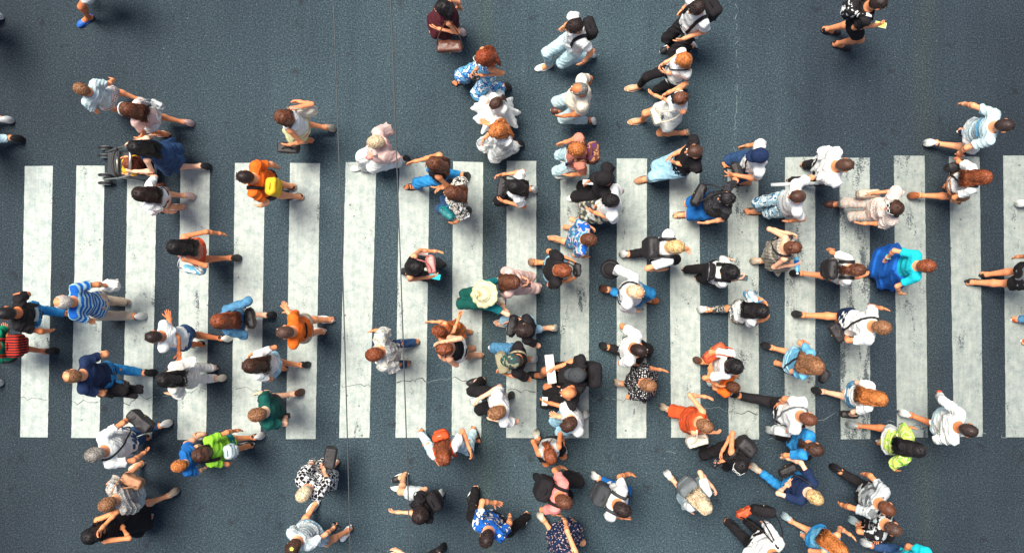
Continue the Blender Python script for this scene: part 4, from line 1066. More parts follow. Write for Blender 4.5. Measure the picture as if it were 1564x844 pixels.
p = P('dark haired man in black t-shirt with a white print, entering at the left edge', (8, 478), 182, 1.78, [(118, 478), (30, 492)], [(31, 448), (78, 505)], ('crop', 'black'), 'tan', (TEE, 'black'), ('jeans', 'brightdenim'), ('shoe', 'black', 'black'))
badge(p, 'print', 'lightcyan', -1, .42, .09, .05)
# ---- upper left family
P('boy in pale blue-grey t-shirt and pink checked shorts walking ahead of girl with white headband', (124, 136), 203, 1.38, [(224, 157), (190, 172)], [(174, 121), (148, 172)], ('short', 'lightbrown'), 'mid', (TEE, 'lightcyan'), ('shorts', 'plaid:palepink,purple,white'), ('sneaker', 'white'), fat=1.05)
p = P('girl with white headband, pink top and white shorts behind the boy', (193, 167), 187, 1.5, [(292, 189), (246, 204)], [(213, 212)], ('long', 'chestnut'), 'mid', (TEE, 'palepink'), ('shorts', 'white'), ('sandal', 'palepink', 'palepink'), lean=.1)
G = Geo(); G.tube([p.hc + p.M @ (V(.045, cos(t) * .088, sin(t) * .122) * p.hs) for t in np.linspace(.05, pi - .05, 14)], .008, 6); link('headband', G.mesh('headband', mat('white')), p.root)
hipbag(p, 'small silver grey bag at the hip of girl with white headband', 'palegrey', (240, 160), .85, (.16, .07, .13), leath=False)
p = P('woman with very long black hair in denim dress pushing the stroller', (207, 225), 178, 1.68, [(318, 255), (262, 236)], [(198, 218, .98), (199, 262, .98)], ('long', 'black'), 'light', (TANK, 'darkdenim'), ('dress', 'darkdenim', .52, .24), ('sandal', 'black'))
for i in range(2):
    pass
p = P('woman with long dark brown hair, white top and dark skirt beside the stroller', (213, 296), 180, 1.62, [(294, 300), (269, 316)], [(222, 264)], ('long', 'dark'), 'light', (TEE, 'white'), ('skirt', 'brown', .62, .20), ('flat', 'palepink', 'palepink'))
hipbag(p, 'small round white bag at the hip of the woman beside the stroller', 'white', (233, 316), .92, (.17, .08, .16))
# stroller with a child
def stroller():
    o = at(203, 254, 0) * V(1, 1, 0); e = empty('stroller', o, pi, label='black and silver stroller with twin front wheels and a child in it', category='stroller')
    G = Geo()
    for sy in (1, -1):
        G.tube([(-.31, sy * .2, .98), (-.22, sy * .2, .78), (.05, sy * .2, .42), (.34, sy * .185, .10)], .014, 8)
        G.tube([(-.30, sy * .22, .10), (-.10, sy * .21, .40), (.0, sy * .2, .50)], .012, 8)
    G.tube([(-.31, -.2, .98), (-.32, 0, .99), (-.31, .2, .98)], .02, 8); G.tube([(.05, -.2, .45), (.05, .2, .45)], .012, 8); G.tube([(-.3, -.22, .12), (-.3, .22, .12)], .012, 8)
    link('frame', G.mesh('frame', plain('silver_tube', (.4, .42, .43), .3, .8)), e)
    for x, y, r_ in ((.34, .24, .10), (.34, .13, .10), (.34, -.13, .10), (.34, -.24, .10), (-.30, .25, .11), (-.30, -.25, .11)):
        G = Geo(); t_ = np.linspace(0, 2 * pi, 21); G.tube([(x + cos(t) * (r_ - .018), y, r_ + sin(t) * (r_ - .018)) for t in t_], .018, 6)
        w = link('wheel', G.mesh('wheel', plain('rubber_black', 'black', .6)), e)
        G = Geo(); G.tube([(x, y - .022, r_), (x, y + .022, r_)], r_ - .032, 14); link('hub', G.mesh('hub', plain('hub_grey', 'palegrey', .4)), w)
    v, f = Field([RBox(V(-.02, 0, .36), V(.16, .17, .03), .025), RBox(V(-.18, 0, .56), V(.03, .17, .22), .025, roty(-.3)), RBox(V(.18, 0, .28), V(.03, .15, .10), .02)], .04, 0, wrinkle=.004).surface(.012)
    link('seat', mesh('seat', v, f, mat('darkgrey')), e)
    v, f = Field([RBox(V(-.30, .0, .40), V(.09, .15, .10), .04)], .02, 0, wrinkle=.012).surface(.012); link('basket', mesh('basket', v, f, mat('black')), e)
    G = Geo(); G.tube([(.02, -.19, .50), (.07, -.12, .52), (.09, 0, .52), (.07, .12, .52), (.02, .19, .50)], .018, 8); link('bumper_bar', G.mesh('bumper_bar', plain('rubber_black', 'black', .6)), e)
    return o
stroller()
P('curly haired child in yellow top sitting in the stroller', (197, 250), 180, .96, [(181, 250), (181, 260)], [(188, 240, .55), (190, 266, .55)], ('curly', 'auburn'), 'mid', (TEE, 'yellow'), ('pants', 'yellow'), ('sneaker', 'white'), female=True)
# ---- woman with two bags, orange man, pink blonde
p = P('woman in white sleeveless top with brown bob and a black handbag, walking alone', (431, 179), 183, 1.66, [(508, 197), (465, 214)], [(438, 222, .85), (452, 154, 1.0)], ('bob', 'chestnut'), 'mid', (TANK, 'white'), ('skirt', 'paleyellow', .55, .22), ('sandal', 'beige', 'beige'))
hb(p, 441, 222, 'black leather handbag held by the woman in white with the brown bob', 'black', size=(.27, .12, .20), px=(441, 226), z=.66, hl=.06, flap=True)
e = to_world_obj(p, 'tote_bag', 'large cream tote bag under the arm of the woman with the brown bob', 'tote bag', 'bags carried by the crowd'); softbag(e, p.loc(at(467, 170, 1.0)), (.26, .12, .30), 'cream', False, .3, flap=False, wr=.010, rad=.05)
G = Geo(); c_ = p.loc(at(467, 170, 1.0)); G.tube([c_ + V(.08, 0, .12), p.SH[hand_at(p, 452, 154)] + V(.03, 0, .10), p.SH[hand_at(p, 452, 154)] + V(-.05, 0, .08), c_ + V(-.08, 0, .12)], .009, 5); link('handle', G.mesh('handle', mat('cream')), e)
p = P('man in orange t-shirt with yellow sling bag across the back', (373, 270), 183, 1.80, [(437, 284), (449, 300)], [(398, 315)], ('crop', 'dark'), 'mid', (TEE, 'orange'), ('shorts', 'black'), ('sneaker', 'black'), fat=1.05)
backpack(p, 'bright yellow sling bag on the man in orange', 'yellow', (.15, .24, .32), both=False, side=.07, drop=.05, pocket=False, strapcol='black')
p = P('older blonde woman in loose pale pink top and white wide trousers', (573, 217), 165, 1.64, [(549, 256), (622, 243)], [(569, 238, 1.05)], ('short', 'paleblond'), 'light', (BL, 'palepink'), ('wide', 'white'), ('shoe', 'white'), female=True, fat=1.25)
give(p, 577, 246, 'wallet', 'dusty pink purse held by older blonde woman in pale pink', 'purse', lambda e: softbag(e, V(0, 0, -.05), (.16, .05, .10), 'pink', True))
# ---- top centre group
p = P('black haired woman in maroon dress at the top edge with a brown handbag', (676, 12), 178, 1.68, [(708, 51), (668, 40)], [(663, 43, 1.0)], ('bob', 'black'), 'mid', (TANK, 'maroon'), ('dress', 'maroon', .55, .24), ('flat', 'palepink', 'palepink'))
hipbag(p, 'brown leather handbag on the arm of the woman in maroon', 'brown', (687, 71), .88, (.32, .13, .20))
p = P('woman with long red curls and white sunglasses in blue patterned trousers', (738, 88), 155, 1.68, [(704, 123), (776, 132)], [(721, 113, 1.08), (728, 116, 1.08)], ('curly', 'red'), 'mid', (STR, 'floral:skyblue,blue,white:14'), ('wide', 'floral:skyblue,blue,white:14'), ('sandal', 'black'), pitch=20)
sunglasses(p, 'white', False)
give(p, 727, 115, 'camera', 'small silver camera held by woman with long red curls', 'camera', camera_build)
p = P('girl in white layered tulle dress beside the ginger curly haired woman', (757, 158), 140, 1.25, [], [(748, 188)], ('pony', 'brown'), 'light', (TEE, 'white'), ('dress', 'white', .42, .32), ('flat', 'white', 'white'), fat=1.0)
p = P('woman with short ginger curls in white printed clothes checking her phone', (758, 200), 150, 1.64, [(796, 219), (750, 226)], [(737, 216, 1.05), (740, 186)], ('curly', 'ginger'), 'mid', (BL, 'blot:white,white,palegrey:22'), ('wide', 'blot:white,white,palegrey:22'), ('shoe', 'white'))
give(p, 732, 217, 'phone', 'black phone held by the woman with short ginger curls', 'phone', phone_build('black', 'grey'), group=PH)
# ---- upper middle
p = P('man in white t-shirt with black backpack striding in pale jeans and white trainers', (877, 40), 160, 1.80, [(831, 102), (906, 84)], [(890, 97), (861, 42)], ('short', 'dark'), 'mid', (TEE, 'white'), ('jeans', 'paledenim'), ('sneaker', 'white', 'white'))
backpack(p, 'round black backpack on the striding man in white trainers', 'black', (.15, .27, .40))
p = P('grey haired man in cream shirt and pale jeans walking with short steps', (884, 136), 178, 1.76, [(856, 169), (907, 186)], [(856, 178, .85)], ('balding', 'grey'), 'tan', (POLO, 'cream'), ('jeans', 'lightcyan'), ('sneaker', 'brown'), fat=1.2)
p = P('man in white t-shirt with black backpack at the top edge, black trousers', (1064, 12), 150, 1.80, [(1022, 73), (1060, 70)], [(1037, 62, 1.0), (1041, 18)], ('short', 'dark'), 'mid', (TEE, 'white'), ('pants', 'black'), ('sneaker', 'black'), fat=1.1)
backpack(p, 'large black backpack on the man at the top edge', 'black', (.20, .32, .48))
p = P('woman with strawberry blonde bob in white t-shirt and black trousers', (1043, 92), 168, 1.64, [(968, 134), (1046, 132)], [(1009, 100, 1.05), (1012, 110, 1.0)], ('bob', 'ginger'), 'light', (TEE, 'white'), ('leggings', 'black'), ('sandal', 'beige', 'beige'), fat=1.1)
cross_strap(p, 1, p.root, leather('black'), .008)
p = P('brown haired woman with sunglasses on her hair, all in white with sandals', (1038, 150), 168, 1.64, [(973, 185), (1050, 203)], [(994, 143, 1.0), (1014, 145, 1.1)], ('bun', 'chestnut'), 'mid', (TANK, 'white'), ('shorts', 'white'), ('sandal', 'beige', 'beige'), fat=1.1)
sunglasses(p, 'black', True); wrist_band(p, 0, 'green')
hipbag(p, 'cream shoulder bag hanging in front of the woman in white shorts', 'cream', (1002, 178), .85, (.22, .09, .18))
# ---- top right
p = P('man in black t-shirt and shorts at the top edge, phone in hand', (1343, 5), 12, 1.80, [(1270, 47), (1286, 69)], [(1345, 38, 1.1)], ('crop', 'dark'), 'mid', (TEE, 'black'), ('shorts', 'black'), ('sneaker', 'black', 'black'))
backpack(p, 'black backpack with white marks on the man in black shorts', 'blot:black,black,black,white:12', (.14, .26, .36))
give(p, 1350, 34, 'phone', 'white phone with green screen held by the man in black shorts', 'phone', phone_build('white', 'neon'), group=PH)
p = P('man in pale blue t-shirt and white shorts holding the hand of long haired woman', (1536, 192), 12, 1.80, [(1415, 219), (1478, 202)], [(1469, 158), (1463, 237)], ('crop', 'dark'), 'mid', (TEE, 'lightcyan'), ('longshorts', 'white'), ('sneaker', 'navy'))
badge(p, 'print', 'skyblue', -1, .20, .12, .03)
p = P('woman with long auburn hair and leopard print dress holding the tall man by the hand', (1503, 271), 3, 1.66, [(1391, 299), (1455, 285)], [(1461, 241), (1456, 309)], ('long', 'auburn'), 'mid', (TEE, 'white'), ('skirt', 'spots:tan,brown:60', .62, .22), ('sandal', 'rust', 'rust'))
hipbag(p, 'boxy black bag on the back of the woman in leopard print dress', 'black', (1462, 268), .95, (.22, .09, .18), cross=True)
P('person cut off by the right edge, only a white shoe showing', (1690, 300), 0, 1.7, [(1555, 311), (1620, 300)], [], ('short', 'brown'), 'mid', (TEE, 'white'), ('pants', 'white'), ('sneaker', 'white'))
P('person in grey top and black shorts cut off by the right edge, calves showing', (1634, 418), 0, 1.75, [(1490, 431), (1512, 419)], [(1551, 392)], ('short', 'dark'), 'mid', (TEE, 'grey'), ('shorts', 'black'), ('sneaker', 'black', 'black'))
P('person cut off by the right edge, one red shoe showing', (1700, 500), 0, 1.7, [(1560, 487), (1575, 522)], [], ('short', 'brown'), 'mid', (TEE, 'white'), ('jeans', 'denim'), ('sneaker', 'redorange'))
# ---- crosswalk centre left
p = P('woman in blue jeans with brown hair blowing forward, arm swung out', (662, 250), 182, 1.68, [(631, 285), (714, 269)], [(628, 248), (667, 287)], ('long', 'chestnut'), 'mid', (TANK, 'black'), ('jeans', 'brightdenim'), ('sandal', 'black'))
p = P('woman with long brown hair in black and white patterned blouse holding a cup', (690, 294), 183, 1.66, [(716, 321), (690, 318)], [(669, 289, 1.0), (694, 341)], ('long', 'chestnut'), 'mid', (BL, 'blot:white,black,cream:24'), ('jeans', 'darkdenim'), ('sandal', 'black'))
hipbag(p, 'small dark teal bag at the waist of the woman in patterned blouse', 'teal', (683, 325), .95, (.20, .08, .15))
p = P('woman with thick black hair in white t-shirt looking down at her dark bag', (786, 285), 182, 1.66, [], [(761, 268, 1.05), (764, 306, 1.0)], ('long', 'black'), 'mid', (TEE, 'white'), ('jeans', 'black'), ('sneaker', 'black'), pitch=28)
hipbag(p, 'black bag held in front by the woman with thick black hair', 'black', (767, 287), 1.0, (.24, .09, .18))
p = P('black haired woman in black tank top carrying a rose bag and a turquoise phone', (633, 408), 10, 1.64, [], [(671, 384), (664, 422, 1.0)], ('bob', 'black'), 'mid', (TANK, 'black'), ('jeans', 'darkgrey'), ('shoe', 'black'), pitch=22)
hipbag(p, 'rose brown shoulder bag of the woman in black tank top', 'pink', (658, 404), .98, (.22, .09, .16))
give(p, 663, 416, 'phone', 'turquoise phone held by the woman with the rose bag', 'phone', phone_build('turquoise', 'turquoise'), group=PH)
p = P('man in faded red shirt with thinning red hair and a brown backpack', (880, 228), 178, 1.78, [(862, 267), (870, 245)], [(858, 219), (868, 268)], ('short', 'ginger'), 'mid', (TEE, 'coral'), ('jeans', 'paledenim'), ('sneaker', 'white'), fat=1.1)
backpack(p, 'brown and black backpack on the man in faded red shirt', 'floral:purple,brown,tan:12', (.16, .28, .38))
p = P('man all in black with black cap and white trainers carrying a phone', (922, 272), 182, 1.80, [(880, 302), (935, 300)], [(898, 278, 1.0)], ('crop', 'black'), 'mid', (TEE, 'black'), ('pants', 'black'), ('sneaker', 'white', 'white'))
cap(p, 'black')
give(p, 897, 279, 'phone', 'silver phone held by the man all in black', 'phone', phone_build('black', 'palegrey'), group=PH)
p = P('dark haired man in white t-shirt and camouflage shorts holding a clear cup', (932, 306), 182, 1.78, [(892, 335), (930, 328)], [(901, 322, 1.05), (914, 311, 1.0)], ('short', 'black'), 'mid', (TEE, 'white'), ('longshorts', 'camo:palegrey,khaki,darkgrey:14'), ('sneaker', 'grey'), fat=1.1)
give(p, 914, 311, 'drink_cup', 'clear lidded drink cup in the hand of man in camouflage shorts', 'cup', cup_build('lightcyan', 'white'))
p = P('brown haired boy in blue and pink tie-dye t-shirt and denim shorts', (900, 366), 10, 1.55, [(850, 365), (872, 348)], [(893, 392), (905, 348, 1.0)], ('short', 'chestnut'), 'mid', (TEE, 'blot:denim,skyblue,palepink,royal:9'), ('longshorts', 'denim'), ('sandal', 'beige', 'beige'), fat=1.1)
p = P('brown haired man in black t-shirt and light denim shorts, arms folded forward', (860, 413), 5, 1.74, [(811, 400), (850, 415)], [(878, 425, 1.05), (875, 398, 1.05)], ('short', 'auburn'), 'mid', (TEE, 'black'), ('shorts', 'lightdenim'), ('sandal', 'brown'), fat=1.1, pitch=24)
hipbag(p, 'small black bag held up by the man in light denim shorts', 'black', (881, 412), 1.15, (.16, .08, .14))
# ---- crosswalk centre right
p = P('man in black t-shirt and light jeans with folded arms and brown shoes', (1060, 231), 175, 1.80, [(984, 274), (1045, 265)], [(1026, 247, 1.12), (1022, 240, 1.08)], ('crop', 'brown'), 'mid', (TEE, 'black'), ('jeans', 'lightdenim'), ('shoe', 'tan', 'brown'), fat=1.12)
p = P('man in white t-shirt and navy blue cap with black sandals', (1160, 238), 180, 1.76, [(1117, 252), (1134, 278)], [(1136, 224), (1114, 266, 1.0)], ('crop', 'dark'), 'mid', (TEE, 'white'), ('longshorts', 'darkdenim'), ('sandal', 'black'))
cap(p, 'navy'); hipbag(p, 'black belt bag in front of the man in navy blue cap', 'black', (1140, 254), .95, (.22, .10, .14), cross=True)
p = P('stout woman in black top and blue shorts with a black shoulder bag, low neckline', (1110, 303), 178, 1.64, [(1042, 328), (1080, 322)], [(1116, 268), (1073, 341)], ('bun', 'black'), 'mid', (TEE, 'floral:softblack,darkgrey,black:40'), ('longshorts', 'blue'), ('sandal', 'beige', 'brown'), fat=1.3)
backpack(p, 'rectangular black bag on stout woman in black top', 'black', (.10, .26, .26), leath=True, px=1, both=False, side=.02, pocket=False) if False else hipbag(p, 'rectangular black bag in front of the stout woman in blue shorts', 'black', (1067, 298), 1.0, (.28, .10, .24))
p = P('dark haired man in billowing white shirt and black trousers, hands behind his back', (1292, 252), 2, 1.80, [(1238, 252), (1217, 277)], [(1258, 245), (1262, 252)], ('crop', 'brown'), 'mid', (BL, 'white'), ('pants', 'black'), ('shoe', 'black', 'black'), fat=1.25)
p = P('brown haired man in white t-shirt with torn pale jeans carrying a rolled paper', (1217, 300), 178, 1.78, [(1152, 323), (1218, 322)], [(1214, 281, .95), (1204, 338)], ('crop', 'brown'), 'mid', (TEE, 'white'), ('cropped', 'blot:lightdenim,lightdenim,white,denim:16'), ('flipflop', 'brown', 'brown'), fat=1.12, pitch=24)
give(p, 1213, 284, 'rolled_paper', 'long rolled grey paper tube carried by the man in torn pale jeans', 'paper roll', paper_build(.1, .62, True, 'palegrey'), yaw=pi / 2)
p = P('woman in white lace blouse and beige trousers with white sunglasses', (1366, 318), 178, 1.66, [(1275, 312), (1338, 325)], [(1330, 295, .95), (1312, 341)], ('bob', 'brown'), 'mid', (BL, 'floral:palepink,beige,white:60'), ('cropped', 'floral:palepink,beige,palegrey:24'), ('flat', 'brown', 'brown'), fat=1.1)
sunglasses(p, 'white', True)
hb(p, 1330, 294, 'beige handbag of the woman in white lace blouse', 'beige', size=(.28, .10, .18), hl=.03, flap=False)
p = P('blond man with big black leather backpack and white t-shirt, hand at his ear', (1033, 377), 2, 1.78, [(950, 388), (1010, 392)], [(1050, 379, 1.45), (1012, 412, 1.0)], ('short', 'blond'), 'mid', (TEE, 'white'), ('pants', 'black'), ('sneaker', 'black'))
backpack(p, 'shiny black leather backpack with straps on the blond man', 'black', (.16, .30, .36), leath=True)
p = P('balding fair man in white shirt and blue jeans carrying a black hat', (973, 446), 15, 1.78, [(920, 440), (992, 458)], [(941, 416)], ('balding', 'paleblond'), 'light', (LONG, 'white'), ('jeans', 'brightdenim'), ('shoe', 'rust', 'brown'), fat=1.15)
cross_strap(p, 1, p.root, leather('black'), .012)
def hat_build(e):
    G = Geo(); G.tube([(0, 0, 0), (0, 0, .008)], [.135, .13], 24); link('brim', G.mesh('brim', mat('black')), e)
    v, f = Field([Ell(V(0, 0, .05), V(.10, .09, .08))], .02, 0, minus=[RBox(V(0, 0, -.1), V(.2, .2, .1), .01)]).surface(.010); link('crown', mesh('crown', v, f, mat('softblack')), e)
    G = Geo(); G.tube([(.099 * cos(t), .089 * sin(t), .035) for t in np.linspace(0, 2 * pi, 20)], .012, 5); link('hat_band', G.mesh('hat_band', mat('darkgrey')), e)
give(p, 930, 415, 'hat', 'wide black hat carried by the balding fair man', 'hat', hat_build, off=(-.08, .02, -.02))
p = P('dark haired man in white t-shirt and black trousers beside the dotted dress', (977, 535), 15, 1.78, [(920, 527), (980, 540)], [(951, 499), (966, 556)], ('crop', 'dark'), 'tan', (TEE, 'white'), ('pants', 'black'), ('shoe', 'black', 'black'))
p = P('woman in black dress with white dots and light brown hair', (991, 588), 5, 1.64, [(941, 583), (985, 575)], [(1014, 565), (966, 604)], ('bun', 'lightbrown'), 'mid', (TEE, 'dots:softblack,white:38'), ('dress', 'dots:softblack,white:38', .60, .25), ('sandal', 'beige', 'beige'), fat=1.2)
# ---- crosswalk right half
p = P('black haired woman in black vest over white top photographing with her phone', (1118, 416), 5, 1.66, [(1056, 412), (1075, 425)], [(1133, 424, 1.2)], ('bob', 'black'), 'light', (TEE, 'white'), ('pants', 'black'), ('shoe', 'maroon', 'black'))
backpack(p, 'slim black backpack on the woman photographing with her phone', 'black', (.10, .24, .34), pocket=False)
give(p, 1138, 424, 'phone', 'black phone held out by woman with the slim black backpack', 'phone', phone_build('black', 'darkgrey'), group=PH)
p = P('woman with very long black hair in white t-shirt and camouflage leggings', (1163, 475), 3, 1.66, [(1069, 472), (1130, 488)], [(1170, 462, 1.3), (1172, 486, 1.3)], ('long', 'black'), 'mid', (TEE, 'white'), ('leggings', 'camo:darkgrey,khaki,palegrey,black:22'), ('sneaker', 'white'))
hipbag(p, 'bright blue cloth bag on the shoulder of woman in camouflage leggings', 'skyblue', (1150, 458), 1.05, (.28, .10, .26), leath=False, strapcol='skyblue', flap=False)
p = P('woman in black and white striped dress with open back and brown ponytail', (1212, 378), 2, 1.66, [(1150, 398), (1188, 390)], [(1217, 404, 1.0), (1212, 358, 1.1)], ('bun', 'chestnut'), 'light', (STR, 'stripe:softblack,cream:55:y'), ('dress', 'stripe:softblack,cream:55:y', .45, .24), ('sandal', 'beige', 'beige'))
give(p, 1221, 405, 'bottle', 'blue labelled water bottle in the hand of woman in striped dress', 'bottle', bottle_build(), rx=1.2)
hipbag(p, 'small black bag against the striped dress', 'black', (1192, 382), 1.0, (.18, .07, .13), cross=True)
p = P('woman with brown ponytail, white t-shirt and shiny black backpack', (1310, 412), 2, 1.66, [(1211, 417), (1280, 405)], [(1266, 380), (1322, 420, 1.1)], ('pony', 'chestnut'), 'mid', (TEE, 'white'), ('skirt', 'lightcyan', .72, .20), ('sandal', 'black'))
backpack(p, 'shiny black backpack with grey edge on woman with the brown ponytail', 'black', (.13, .28, .34), leath=True, drop=.06)
p = P('woman in turquoise top and wide bright blue skirt with short auburn hair', (1416, 406), 2, 1.66, [], [(1353, 396, .85), (1375, 449, .85)], ('short', 'auburn'), 'mid', (TEE, 'turquoise'), ('skirt', 'royal', .30, .305), ('sandal', 'black'), female=True, fat=1.12)
wrist_band(p, 0, 'turquoise')
p = P('man in white t-shirt and navy shorts with black crossbody strap and sandals', (1348, 500), 8, 1.80, [(1214, 479), (1290, 490)], [(1350, 471), (1290, 512)], ('short', 'lightbrown'), 'mid', (TEE, 'white'), ('shorts', 'navy'), ('sandal', 'black'), fat=1.08)
hipbag(p, 'black camera bag at the hip of the man in navy shorts', 'black', (1278, 507), .95, (.24, .12, .16), cross=True)
p = P('fair curly haired woman in sky blue t-shirt and denim shorts with sandals', (1247, 560), 18, 1.68, [(1167, 527), (1195, 557)], [(1228, 521), (1220, 560)], ('curly', 'lightbrown'), 'mid', (TEE, 'skyblue'), ('longshorts', 'lightdenim'), ('sandal', 'black'), fat=1.15)
hipbag(p, 'black camera pouch on the front of the woman in sky blue t-shirt', 'black', (1258, 574), 1.05, (.15, .09, .10), cross=True)
# ---- lower right
p = P('man in white t-shirt with grey shorts, black leggings and a white pouch', (1236, 640), 15, 1.80, [(1118, 600), (1215, 640)], [(1187, 620), (1222, 660)], ('crop', 'chestnut'), 'mid', (TEE, 'white'), ('pants', 'softblack'), ('shoe', 'black', 'black'), fat=1.08)
hipbag(p, 'white crossbody pouch of the man in black leggings', 'palegrey', (1196, 643), .9, (.22, .10, .18), cross=True, leath=False, strapcol='grey')
p = P('woman in white top and denim shorts with long ginger hair', (1344, 609), 6, 1.66, [(1244, 595), (1300, 600)], [(1314, 592), (1300, 634)], ('long', 'ginger'), 'light', (TEE, 'white'), ('shorts', 'denim'), ('sandal', 'black'))
hb(p, 1295, 632, 'small black bag in the hand of woman in denim shorts with ginger hair', 'black', size=(.22, .08, .14), hl=.02)
p = P('woman in blue denim shirt and loose black trousers with bright blue shoes', (1246, 686), 20, 1.68, [(1173, 655), (1215, 680)], [(1196, 696), (1230, 665)], ('pony', 'brown'), 'mid', (TEE, 'brightdenim'), ('wide', 'softblack'), ('sneaker', 'skyblue', 'palegrey'))
e = None
p = P('woman with long black hair in neon yellow top and white shorts', (1402, 687), 5, 1.68, [(1297, 647), (1353, 676)], [(1392, 652), (1366, 718)], ('long', 'black'), 'tan', (BL, 'blot:neon,neon,paleyellow,lime:20'), ('shorts', 'white'), ('sneaker', 'beige', 'palegrey'))
p = P('man in white long sleeved shirt and pale denim shorts with white trainers', (1481, 657), 15, 1.80, [(1376, 629), (1440, 645)], [(1434, 603), (1440, 668)], ('crop', 'dark'), 'tan', (LONG, 'white'), ('longshorts', 'paledenim'), ('sneaker', 'white', 'white'), fat=1.1)
give(p, 1424, 602, 'bottle', 'small red drink can carried by the man in white long sleeves', 'can', lambda e: link('can_body', (lambda G: (G.tube([(0, 0, -.06), (0, 0, -.055), (0, 0, .055), (0, 0, .06)], [.024, .032, .032, .026], 14), G.mesh('can_body', plain('can_red', 'redorange', .25)))[1])(Geo()), e), rx=1.3) 
p = P('blonde woman with hair in a bun, navy top, blue jeans and black bag', (1246, 760), 35, 1.68, [(1149, 711), (1210, 735)], [(1198, 698, 1.0), (1207, 736, 1.0)], ('bun', 'blond'), 'light', (TEE, 'navy'), ('jeans', 'brightdenim'), ('flat', 'cream', 'cream'), fat=1.12)
hipbag(p, 'black and white bag at the waist of the blonde woman in navy top', 'black', (1203, 718), .98, (.22, .10, .16))
p = P('person in pale grey t-shirt and black trousers with white side stripe, short brown hair', (1356, 777), 35, 1.76, [(1272, 712), (1330, 760)], [(1320, 723), (1283, 770)], ('crop', 'chestnut'), 'mid', (TEE, 'blot:grey,palegrey,palegrey:8'), ('pants', 'black'), ('shoe', 'black', 'black'))
p = P('man in black t-shirt with white trim and grey shoes, shaved brown hair', (1366, 808), 20, 1.76, [(1300, 792), (1340, 800)], [(1310, 801), (1338, 822)], ('crop', 'shaved'), 'mid', (TEE, 'blot:black,black,palegrey:11'), ('pants', 'black'), ('sneaker', 'grey', 'lightcyan'))
badge(p, 'print', 'lightcyan', -1, .10, .02, .05)
p = P('person in turquoise shirt and navy trousers cut off by the bottom edge', (1428, 872), 15, 1.76, [(1318, 826), (1365, 850)], [(1380, 842)], ('short', 'brown'), 'mid', (TEE, 'turquoise'), ('pants', 'darkdenim'), ('sneaker', 'white', 'white'), fat=1.1)
p = P('ginger haired woman in blue denim dungarees at the bottom edge', (1283, 840), 38, 1.66, [(1197, 786), (1234, 822)], [(1302, 818), (1240, 850)], ('long', 'ginger'), 'mid', (TANK, 'skyblue'), ('shorts', 'brightdenim'), ('flat', 'lightcyan', 'lightcyan'))
p = P('dark haired person in white top and black trousers at the bottom edge, orange bag beside', (1190, 856), 42, 1.72, [(1118, 802), (1146, 800)], [(1150, 835)], ('short', 'black'), 'mid', (LONG, 'white'), ('pants', 'black'), ('shoe', 'brown', 'black'))
hipbag(p, 'bright orange bag beside black coat near the bottom edge', 'redorange', (1137, 782), .7, (.20, .08, .16), strapcol='black')
hipbag(p, 'dark folded jacket bag slung by dark haired person at the bottom edge', 'black', (1165, 780), .8, (.30, .12, .20), leath=False)
# ---- lower centre right
p = P('woman with long wavy blonde hair, grey backpack and white skirt', (1077, 774), 48, 1.66, [], [(1092, 748, 1.1)], ('long', 'paleblond'), 'light', (TEE, 'white'), ('skirt', 'lightcyan', .45, .24), ('flat', 'white', 'white'))
backpack(p, 'soft grey green backpack under the long wavy blonde hair', 'palegrey' if False else 'grey', (.14, .28, .40), drop=.10)
p = P('black haired woman in black holding a camera, glasses on her hair', (1131, 710), 130, 1.66, [(1068, 676), (1135, 668)], [(1100, 694, 1.1), (1096, 706, 1.1)], ('bob', 'black'), 'mid', (TANK, 'black'), ('pants', 'black'), ('shoe', 'black', 'black'))
sunglasses(p, 'white', True); backpack(p, 'shiny black round backpack above the woman holding a camera', 'black', (.18, .28, .34), leath=True)
give(p, 1098, 702, 'camera', 'black camera held by black haired woman in black', 'camera', camera_build)
p = P('woman in long orange jumpsuit with fair hair carrying a white bag', (1078, 650), 22, 1.68, [(1011, 620), (1055, 650)], [(1083, 606, 1.0), (1095, 660, 1.1)], ('bun', 'lightbrown'), 'mid', (TANK, 'redorange'), ('wide', 'redorange'), ('sandal', 'beige', 'beige'), fat=1.15)
hipbag(p, 'pale cream bag at the side of the woman in orange jumpsuit', 'cream', (1063, 668), 1.0, (.26, .12, .20))
p = P('black haired woman in white t-shirt carrying a child and a rust red bag', (1124, 560), 15, 1.66, [(1063, 549), (1110, 565)], [(1085, 570, 1.0), (1100, 590, 1.0)], ('bob', 'black'), 'mid', (TEE, 'white'), ('shorts', 'lightcyan'), ('shoe', 'tan', 'brown'))
hipbag(p, 'rust red shoulder bag of the woman carrying a child', 'redorange', (1093, 541), 1.05, (.30, .12, .20))
p = P('small child in orange t-shirt held in front of black haired woman in white', (1120, 591), 12, 1.15, [(1090, 585), (1100, 592)], [(1086, 573)], ('short', 'chestnut'), 'mid', (TEE, 'orange'), ('pants', 'lightcyan'), ('sneaker', 'white'))
